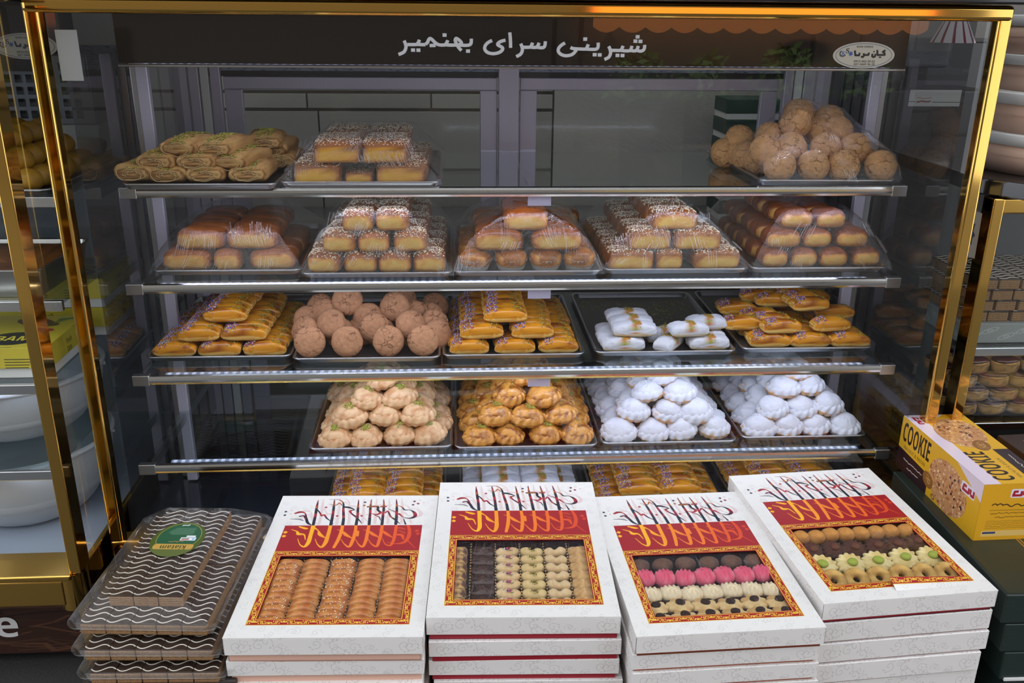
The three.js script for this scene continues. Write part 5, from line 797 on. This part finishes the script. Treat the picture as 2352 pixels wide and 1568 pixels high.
// ------------------------------------------------------------------ low cabinet with tubs on top
{
  const c = thing('low_display_cabinet', 'low gold framed cabinet with layered pastries under stacked peach tubs', 'cabinet'), X0 = 1.03, ZF = 0.165;
  part(c, 'gold_post', span(X0, X0 + 0.026, 0.3, 1.12, ZF - 0.045, ZF, 0.003), gold);
  part(c, 'gold_top_trim', span(X0, 2.2, 1.085, 1.12, ZF - 0.04, ZF - 0.004, 0.004), gold);
  const s = new THREE.Shape([[1.02, 0.6], [1.02, -0.12], [1.09, -0.21], [2.2, -0.21], [2.2, 0.6]].map((p) => new THREE.Vector2(...p))), g = new THREE.ExtrudeGeometry(s, { depth: 0.028, bevelEnabled: true, bevelSize: 0.004, bevelThickness: 0.004, bevelSegments: 2 }); g.rotateX(-Math.PI / 2); g.translate(0, 1.126, 0); part(c, 'top_slab', g, blackGloss);
  part(c, 'side_glass', span(X0 + 0.004, X0 + 0.007, 0.3, 1.12, -0.55, ZF - 0.045), paneM); part(c, 'front_glass', span(X0 + 0.026, 2.2, 0.3, 1.09, ZF - 0.02, ZF - 0.017), paneM);
  part(c, 'back_panel', span(X0, 2.2, 0.3, 1.12, -0.57, -0.55), M({ color: rgb(0.05, 0.05, 0.055), roughness: 0.4 })); part(c, 'base', span(X0, 2.2, 0.02, 0.3, -0.55, ZF), brownPanel);
  for (const [y, zf] of [[0.745, 0.1], [0.555, 0.12]]) { const q = part(c, 'glass_shelf', span(X0 + 0.01, 2.2, y - 0.006, y, -0.54, zf - 0.004), shelfGlass); part(q, 'shelf_rail', span(X0 + 0.01, 2.2, y - 0.02, y + 0.001, zf - 0.004, zf + 0.006, 0.002), chrome); }
  const a = [onX(2224, 478, X0 + 0.002), onX(2258, 490, X0 + 0.002), onX(2240, 594, X0 + 0.002), onX(2203, 580, X0 + 0.002)];
  const cs = new THREE.Shape(a.map((p) => new THREE.Vector2(-p.z, p.y))), cg = new THREE.ExtrudeGeometry(cs, { depth: 0.0008, bevelEnabled: false }); cg.rotateY(Math.PI / 2); cg.translate(X0 - 0.0005, 0, 0); const card = part(c, 'paper_card', cg, M({ color: rgb(0.5, 0.48, 0.42), roughness: 0.8 }), 'cream card with a grey blue splash');
  const m = a.reduce((q, p) => q.add(p), V(0, 0, 0)).multiplyScalar(0.25), bs = new THREE.Shape(); for (let i = 0; i < 16; i++) { const t = i / 16 * 6.283, r = 0.024 * (i % 2 ? 0.65 : 1) * (1 + 0.3 * nz(i, 2, 1)); bs[i ? 'lineTo' : 'moveTo'](-m.z + Math.cos(t) * r * 0.8, m.y + Math.sin(t) * r * 1.5); } const bg = new THREE.ExtrudeGeometry(bs, { depth: 0.0004, bevelEnabled: false }); bg.rotateY(Math.PI / 2); bg.translate(X0 - 0.001, 0, 0); part(card, 'blue_splash', bg, M({ color: rgb(0.08, 0.09, 0.13), roughness: 0.8 }));
  const r = new THREE.RectAreaLight(rgb(1, 0.95, 0.88), LED * 0.16, 1.0, 0.02); r.position.set(1.6, 1.075, 0.08); r.lookAt(1.6, 0.2, -0.2); c.add(r);
  const r2 = new THREE.RectAreaLight(rgb(1, 0.95, 0.88), LED * 0.16, 1.0, 0.02); r2.position.set(1.6, 0.715, 0.06); r2.lookAt(1.6, 0, -0.2); c.add(r2);
}
{ // peach tubs
  const peach = M({ color: rgb(0.72, 0.49, 0.37), roughness: 0.45 }), lidW = M({ color: rgb(0.78, 0.79, 0.78), roughness: 0.4 });
  const tub = (x, y, z, r, h, label) => { const t = thing('plastic_tub', label, 'tub', null, [x, y, z]); part(t, 'tub', new THREE.LatheGeometry([[0.001, 0], [r * 0.95, 0], [r * 0.96, h * 0.42], [r * 0.975, h * 0.45], [r * 0.985, h * 0.86], [0.001, h * 0.86]].map((p) => new THREE.Vector2(...p)), 64), peach); part(t, 'lid', new THREE.LatheGeometry([[r * 0.9, h * 0.74], [r, h * 0.72], [r * 1.005, h * 0.97], [r * 0.98, h], [0.001, h]].map((p) => new THREE.Vector2(...p)), 64), lidW); };
  const bx = 1.29, bz = -0.01; let y = 1.159;
  [['lowest peach tub with white lid, standing on the black slab', 0.205, 0.088], ['second peach tub from the black slab', 0.195, 0.088], ['third peach tub from the black slab, narrower', 0.18, 0.08], ['topmost peach tub with a smeared white lid', 0.182, 0.085]].forEach(([l, r, h], i) => { tub(bx + (i > 1 ? 0.02 : 0), y, bz - (i > 1 ? 0.03 : 0), r, h, l); y += h + 0.0005; });
}
{ // its contents: patterned carton, wafer stacks, layered pastries
  const tx = canvasTex(512, 128, (g, w, h) => { g.fillStyle = '#8d918e'; g.fillRect(0, 0, w, h); g.strokeStyle = '#b8bcb8'; g.lineWidth = 3; for (let i = 0; i < 8; i++) { g.beginPath(); g.ellipse(40 + i * 62, 64 + (i % 2 ? -20 : 20), 34, 12, -0.6, 0, 7); g.stroke(); g.beginPath(); g.ellipse(40 + i * 62, 64 + (i % 2 ? -20 : 20), 10, 6, -0.6, 0, 7); g.stroke(); } });
  solo('patterned_carton', boxUV(box(0.36, 0.05, 0.3, 0, 0, 0, 0.002), 0.36, 0.3, 0.05), M({ color: 0xffffff, map: tx, roughness: 0.5 }), 'grey green carton with braided print under the wafer bars', 'carton', null, [1.25, 0.7455, -0.08]);
  const w2 = waferProto(0.05, 0.11, 0.026, 0.3); let y = 0.796;
  for (let k = 0; k < 4; k++) { for (let c = 0; c < 5; c++) for (let r = 0; r < 2; r++) put(copyOf(w2, 'wafer_bar', 'layered wafer bar stacked on the patterned carton', 'wafer', 'wafer bars on the patterned carton'), 1.11 + c * 0.056 + (k % 2) * 0.012, y, 0.0 - r * 0.115, rr(-0.05, 0.05)); y += 0.0272; }
  const slice = (() => { const g = gproto(); const W = lin('#a07a3e'), D = lin('#6a4a20'); part(g, 'layered_pastry', blob({ w: 0.075, h: 0.03, d: 0.05, e1: 0.4, e2: 0.8, nu: 40, nv: 28, rough: 0.04, freq: 50, tint: (p) => mix3(W, D, clamp(0.5 + 0.7 * Math.sin(p[1] * 1100 + 2 * fbm(p[0] * 50, 0, p[2] * 50)), 0, 1)) }), dryM); part(g, 'glaze', blob({ w: 0.07, h: 0.009, d: 0.046, e1: 0.6, e2: 0.8, nu: 30, nv: 10, tint: noisy('#3a140c', '#240a06') }), glazeM).position.y = 0.026; return g; })();
  const yb = 0.5565; for (let k = 0; k < 4; k++) for (let c = 0; c < 5 - (k > 2 ? 2 : 0); c++) for (let r = 0; r < 3; r++) put(copyOf(slice, 'layered_pastry', 'oval layered pastry with dark glaze in the low cabinet', 'pastry', 'layered pastries in the low cabinet'), 1.11 + c * 0.079 + (k % 2) * 0.03, yb + k * 0.034, 0.06 - r * 0.058 - k * 0.008, rr(-0.3, 0.3));
  const puff = (() => { const g = gproto(); part(g, 'puff', blob({ w: 0.06, h: 0.05, d: 0.06, e1: 0.95, e2: 1, nu: 22, nv: 14, rough: 0.05, tint: noisy('#8d8468', '#77694c', 30) }), breadM); return g; })();
  for (const [x, y, z] of [[1.27, 0.66, -0.14], [1.33, 0.66, -0.13], [1.39, 0.66, -0.14], [1.3, 0.7, -0.16], [1.36, 0.7, -0.16], [1.24, 0.66, -0.2]]) put(copyOf(puff, 'cream_puff', 'pale round cream puff behind the layered pastries', 'pastry', 'cream puffs in the low cabinet'), x, y - 0.01, z);
}
// ------------------------------------------------------------------ dark green boxes, cookie carton
{
  const green = M({ color: rgb(0.012, 0.024, 0.02), roughness: 0.4, bumpMap: grainTex, bumpScale: 0.0003 });
  const top = canvasTex(512, 512, (g, w, h) => { g.fillStyle = '#232a1f'; g.fillRect(0, 0, w, h); g.strokeStyle = '#9a6a22'; g.lineWidth = 4; g.strokeRect(150, -20, 700, 420); g.strokeRect(158, -12, 700, 404); g.fillStyle = '#a8742a'; g.font = 'bold 90px serif'; g.fillText('NADIK', 215, 330); });
  let y = 0.45; const names = ['dark green box with gold print under the yellow cookie carton', 'dark green box second in the stack under the cookie carton', 'dark green box third in the stack, white card edge showing', 'dark green box lowest in the stack under the cookie carton'];
  for (let k = 0; k < 4; k++) { const h = 0.066, t = thing('green_box', names[k], 'box', null, [1.12 + (k ? 0.012 * k : 0), y - h, 0.42], -0.02); part(t, 'carton', box(0.44, h, 0.5, 0, 0, 0, 0.003), green); if (!k) part(t, 'printed_top', (() => { const g = new THREE.PlaneGeometry(0.43, 0.49); g.rotateX(-Math.PI / 2); g.translate(0, h + 0.0004, 0); return g; })(), M({ color: 0xffffff, map: top, roughness: 0.35 })); if (k === 2) part(t, 'card_edge', box(0.43, 0.006, 0.49, 0.004, -0.0005, 0.008), whiteCard); y -= h + 0.002; }
}
function cookiePrint(g, x, y, rx, ry, rot) { g.save(); g.translate(x, y); g.rotate(rot); g.fillStyle = '#c08a5a'; g.beginPath(); g.ellipse(0, 0, rx, ry, 0, 0, 7); g.fill(); g.beginPath(); g.ellipse(0, 0, rx, ry, 0, 0, 7); g.clip(); for (let i = 0; i < 260; i++) { const a = rnd() * 6.3, q = Math.sqrt(rnd()); g.fillStyle = pick(['#d6a878', '#a86a40', '#e2bd92', '#94583a', '#c98f62']); g.beginPath(); g.ellipse(Math.cos(a) * q * rx, Math.sin(a) * q * ry, 5 + rnd() * 12, 3 + rnd() * 6, rnd() * 3, 0, 7); g.fill(); } for (let i = 0; i < 13; i++) { const a = rnd() * 6.3, q = Math.sqrt(rnd()) * 0.85; g.fillStyle = pick(['#4a3038', '#3c2420', '#5a3a3c']); g.beginPath(); g.ellipse(Math.cos(a) * q * rx, Math.sin(a) * q * ry, 12, 9, rnd() * 3, 0, 7); g.fill(); } g.restore(); }
function walnut(g, x, y, r) { g.fillStyle = '#8a5a2a'; g.beginPath(); g.ellipse(x, y, r, r * 0.72, 0.4, 0, 7); g.fill(); g.strokeStyle = '#c99a58'; g.lineWidth = 4; for (let i = 0; i < 7; i++) { g.beginPath(); g.arc(x + rr(-0.4, 0.4) * r, y + rr(-0.3, 0.3) * r, r * 0.25, rnd() * 6, rnd() * 6 + 2); g.stroke(); } }
function nadi(g, x, y, s) { g.save(); g.translate(x, y); g.scale(s, s); g.fillStyle = '#ded6e2'; g.beginPath(); g.roundRect(-62, -30, 124, 60, 12); g.fill(); g.strokeStyle = '#a3142a'; g.lineWidth = 15; g.lineJoin = 'round'; g.beginPath(); g.moveTo(50, -18); g.lineTo(50, 14); g.lineTo(24, 14); g.moveTo(22, -16); g.lineTo(22, 14); g.moveTo(6, -14); g.lineTo(6, 14); g.lineTo(-14, 14); g.moveTo(-16, -12); g.lineTo(-40, -12); g.lineTo(-44, 12); g.lineTo(-16, 14); g.lineTo(-52, 14); g.stroke(); g.restore(); }
function scribble(g, x, y, w, n, col, lw = 3) { g.strokeStyle = col; g.lineWidth = lw; g.beginPath(); g.moveTo(x, y); for (let i = 1; i <= n; i++) g.quadraticCurveTo(x + (i - 0.5) * w / n, y + rr(-1, 1) * lw * 3, x + i * w / n, y + rr(-0.3, 0.3) * lw); g.stroke(); }
const Lc = 0.342, Wc = 0.148, Hc = 0.134;
const sideT = canvasTex(1024, 400, (g, w, h) => {      // long side: back end on the left
  g.fillStyle = '#d9a51e'; g.fillRect(0, 0, w, h); g.fillStyle = '#dccbd8'; g.beginPath(); g.moveTo(720, 0); g.lineTo(w, 0); g.lineTo(w, 130); g.closePath(); g.fill(); g.fillStyle = '#2a1218'; g.beginPath(); g.moveTo(0, 235); g.lineTo(430, 255); g.lineTo(430, h); g.lineTo(0, h); g.fill();
  g.fillStyle = '#2a1812'; g.font = 'bold 150px sans-serif'; g.save(); g.scale(0.68, 1.3); g.fillText('COOKIE', 40, 132); g.restore(); g.font = '36px sans-serif'; g.fillText('WALNUT & RAISIN', 70, 224); scribble(g, 90, 300, 260, 12, '#e0d6d0', 5); scribble(g, 150, 345, 160, 7, '#e0d6d0', 5);
  cookiePrint(g, 660, 225, 235, 170, 0.15); walnut(g, 430, 290, 70); walnut(g, 520, 372, 26); nadi(g, 880, 120, 1.25);
});
const topT = canvasTex(1024, 440, (g, w, h) => { g.fillStyle = '#dba61f'; g.fillRect(0, 0, w, h); g.fillStyle = '#dccbd8'; g.fillRect(0, 330, w, 110); g.beginPath(); g.moveTo(0, 440); g.lineTo(0, 150); g.lineTo(150, 330); g.fill(); cookiePrint(g, 300, 190, 230, 165, 0.2); walnut(g, 500, 150, 80); g.fillStyle = '#2a1218'; g.fillRect(560, 0, 464, 110); scribble(g, 640, 50, 260, 12, '#e0d6d0', 5); nadi(g, 90, 380, 1.1);
  g.save(); g.translate(985, 200); g.rotate(Math.PI); g.scale(0.72, 1.25); g.fillStyle = '#2a1812'; g.font = 'bold 150px sans-serif'; g.fillText('COOKIE', 0, 0); g.restore(); g.save(); g.translate(950, 140); g.rotate(Math.PI); g.font = '32px sans-serif'; g.fillStyle = '#3a2412'; g.fillText('WALNUT & RAISIN', 0, 0); g.restore(); });
const endT = canvasTex(512, 464, (g, w, h) => { g.fillStyle = '#d9a01c'; g.fillRect(0, 0, w, h); nadi(g, 290, 80, 1.2); scribble(g, 90, 175, 380, 9, '#4a3010', 9); g.fillStyle = '#4a3010'; g.fillRect(80, 214, 400, 3); scribble(g, 90, 240, 380, 20, '#4a3010', 4); scribble(g, 130, 275, 300, 16, '#4a3010', 4); for (let i = 0; i < 5; i++) scribble(g, 70, 305 + i * 15, 400 - i * 20, 26, '#7a5a1c', 2.5); g.fillStyle = '#dcb868'; g.fillRect(50, 385, 430, 48); g.fillStyle = '#2c3a6a'; g.fillRect(60, 395, 100, 16); });
{
  const t = thing('cookie_carton', 'yellow cookie carton with large printed cookies lying on the dark green boxes', 'box', null, [1.003, 0.4506, 0.304], 0.02);
  part(t, 'carton', box(Wc - 0.001, Hc - 0.001, Lc - 0.001, 0, 0.0005, 0, 0.001), M({ color: rgb(0.62, 0.36, 0.02), roughness: 0.4 }));
  const face = (w, h, tex) => [new THREE.PlaneGeometry(w, h), M({ color: 0xffffff, map: tex, roughness: 0.32 })];
  { const [g, m] = face(Lc, Hc, sideT); g.rotateY(-Math.PI / 2); g.translate(-Wc / 2 - 0.0002, Hc / 2, 0); part(t, 'printed_side', g, m); }
  { const [g, m] = face(Lc, Wc, topT); g.rotateX(-Math.PI / 2); g.rotateY(-Math.PI / 2); g.translate(0, Hc + 0.0002, 0); part(t, 'printed_top', g, m); }
  { const [g, m] = face(Wc, Hc, endT); g.translate(0, Hc / 2, Lc / 2 + 0.0002); part(t, 'printed_end', g, m); }
  const nt = canvasTex(512, 512, (g, w, h) => { g.fillStyle = '#2c1510'; g.fillRect(0, 0, w, h); g.fillStyle = '#d9a01c'; g.fillRect(330, 0, 182, h); g.fillStyle = '#b8501c'; g.fillRect(290, 0, 50, h); g.save(); g.translate(150, 40); g.rotate(Math.PI / 2); g.fillStyle = '#eee8e4'; g.font = 'bold 120px sans-serif'; g.fillText('NADIK', 0, 0); g.font = 'bold 34px sans-serif'; g.fillText('COCOA BISCUIT', 10, 70); g.restore(); cookiePrint(g, 80, 460, 120, 80, 0); });
  const n = thing('biscuit_carton', 'brown and yellow biscuit carton with NADIK lettering behind the cookie carton', 'box', null, [1.27, 0.4506, 0.345], 0.06);
  part(n, 'carton', box(0.27, 0.11, 0.3, 0, 0, 0, 0.001), M({ color: rgb(0.06, 0.025, 0.016), roughness: 0.4 })); const pg = new THREE.PlaneGeometry(0.27, 0.3); pg.rotateX(-Math.PI / 2); pg.translate(0, 0.1102, 0); part(n, 'printed_top', pg, M({ color: 0xffffff, map: nt, roughness: 0.32 }));
}
// ------------------------------------------------------------------ things in the shop behind the glass
{
  const c = thing('back_counter', 'dark work counter along the back wall of the shop', 'counter', null, [-0.25, 0, -1.3]); part(c, 'body', box(2.6, 0.74, 0.34, 0, 0, 0, 0.004), darkPlastic); part(c, 'top', box(2.62, 0.03, 0.38, 0, 0.74, 0, 0.004), steel);
  for (let k = 0; k < 6; k++) { const t = thing('pastry_carton', 'dark green carton with white base behind the back glass, ' + ['lowest', 'second', 'third', 'fourth', 'fifth', 'topmost'][k] + ' of its stack', 'carton', 'cartons stacked behind the back glass', [0.93, 0.7705 + k * 0.0735, -1.3]); part(t, 'base', box(0.2, 0.024, 0.16, 0, 0, 0, 0.001), whiteCard); part(t, 'lid', box(0.206, 0.05, 0.166, 0, 0.022, 0, 0.002), M({ color: rgb(0.02, 0.06, 0.045), roughness: 0.5 })); }
  const m = thing('label_printer', 'grey and black weighing machine beyond the cabinet side with a white card', 'machine', null, [1.24, 0.77, -0.75]);
  part(m, 'body', box(0.34, 0.52, 0.2, 0.05, -0.0, 0, 0.01), darkPlastic); part(m, 'screen_housing', box(0.14, 0.085, 0.12, 0.03, 0.58, 0, 0.012), M({ color: rgb(0.16, 0.16, 0.17), roughness: 0.5 })); part(m, 'neck', box(0.05, 0.07, 0.04, 0.03, 0.515, 0), darkPlastic);
  const tex = canvasTex(256, 80, (g, w, h) => { g.fillStyle = '#c9c8c0'; g.fillRect(0, 0, w, h); g.strokeStyle = '#8a2030'; scribble(g, 40, 40, 70, 8, '#a04048', 2); scribble(g, 40, 56, 70, 8, '#8a2030', 5); g.fillStyle = '#222'; g.fillRect(0, 56, 32, 3); g.fillRect(118, 58, 138, 3); }); const pg = new THREE.PlaneGeometry(0.16, 0.048); pg.translate(0.05, 0.495, 0.1012); part(m, 'white_card', pg, M({ color: 0xffffff, map: tex, roughness: 0.6 }), 'white card with red writing');
  const st = thing('machine_stand', 'black stand that carries the weighing machine', 'stand', null, [1.26, 0, -0.75]); part(st, 'column', box(0.46, 0.75, 0.3, 0, 0, 0, 0.005), darkPlastic); part(st, 'top', box(0.56, 0.02, 0.34, 0, 0.75, 0, 0.004), steel);
  const fr = thing('dark_refrigerator', 'tall dark refrigerator standing by the back wall behind the weighing machine', 'refrigerator', null, [1.74, 0, -1.21]); part(fr, 'body', box(1.25, 1.42, 0.5, 0, 0, 0, 0.01), M({ color: rgb(0.03, 0.03, 0.033), roughness: 0.3 })); part(fr, 'door_handle', box(0.02, 0.5, 0.02, -0.5, 0.6, 0.26, 0.004), steel);
  const l = thing('parasol_reflection', 'white and dark red striped shade put in for a mirrored parasol', 'lamp', null, [1.3, 1.425, -0.62]);  // solid striped shade made up in place of a parasol reflection in the glass
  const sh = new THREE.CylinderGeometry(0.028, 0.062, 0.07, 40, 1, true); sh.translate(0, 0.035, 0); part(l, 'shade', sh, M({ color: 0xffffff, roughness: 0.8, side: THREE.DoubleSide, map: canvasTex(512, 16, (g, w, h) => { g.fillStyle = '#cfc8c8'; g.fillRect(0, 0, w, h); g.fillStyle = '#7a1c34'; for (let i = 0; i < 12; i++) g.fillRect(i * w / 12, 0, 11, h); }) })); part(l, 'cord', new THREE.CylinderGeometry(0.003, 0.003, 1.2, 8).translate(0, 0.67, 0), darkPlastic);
}
// snack packets on the cabinet top
for (const [x, c, w, lab] of [[0.9, rgb(0.55, 0.16, 0.02), 0.1, 'orange snack packet on the cabinet top'], [0.975, rgb(0.08, 0.03, 0.3), 0.045, 'purple snack packet on the cabinet top']]) { const t = thing('snack_packet', lab, 'packet', null, [x, 1.5485, 0.15]); part(t, 'packet', blob({ w, h: 0.12, d: 0.05, e1: 0.5, e2: 0.6, nu: 30, nv: 18, rough: 0.06, freq: 30 }), P({ color: c, roughness: 0.25 })); part(t, 'crimped_seal', box(w * 0.92, 0.012, 0.003, 0, 0.114, 0), P({ color: c, roughness: 0.25 })); }

scene.traverse((o) => { if (o.isMesh) { o.castShadow = true; o.receiveShadow = true; } if (o.isLight) o.castShadow = true; });
renderer.render(scene, camera);
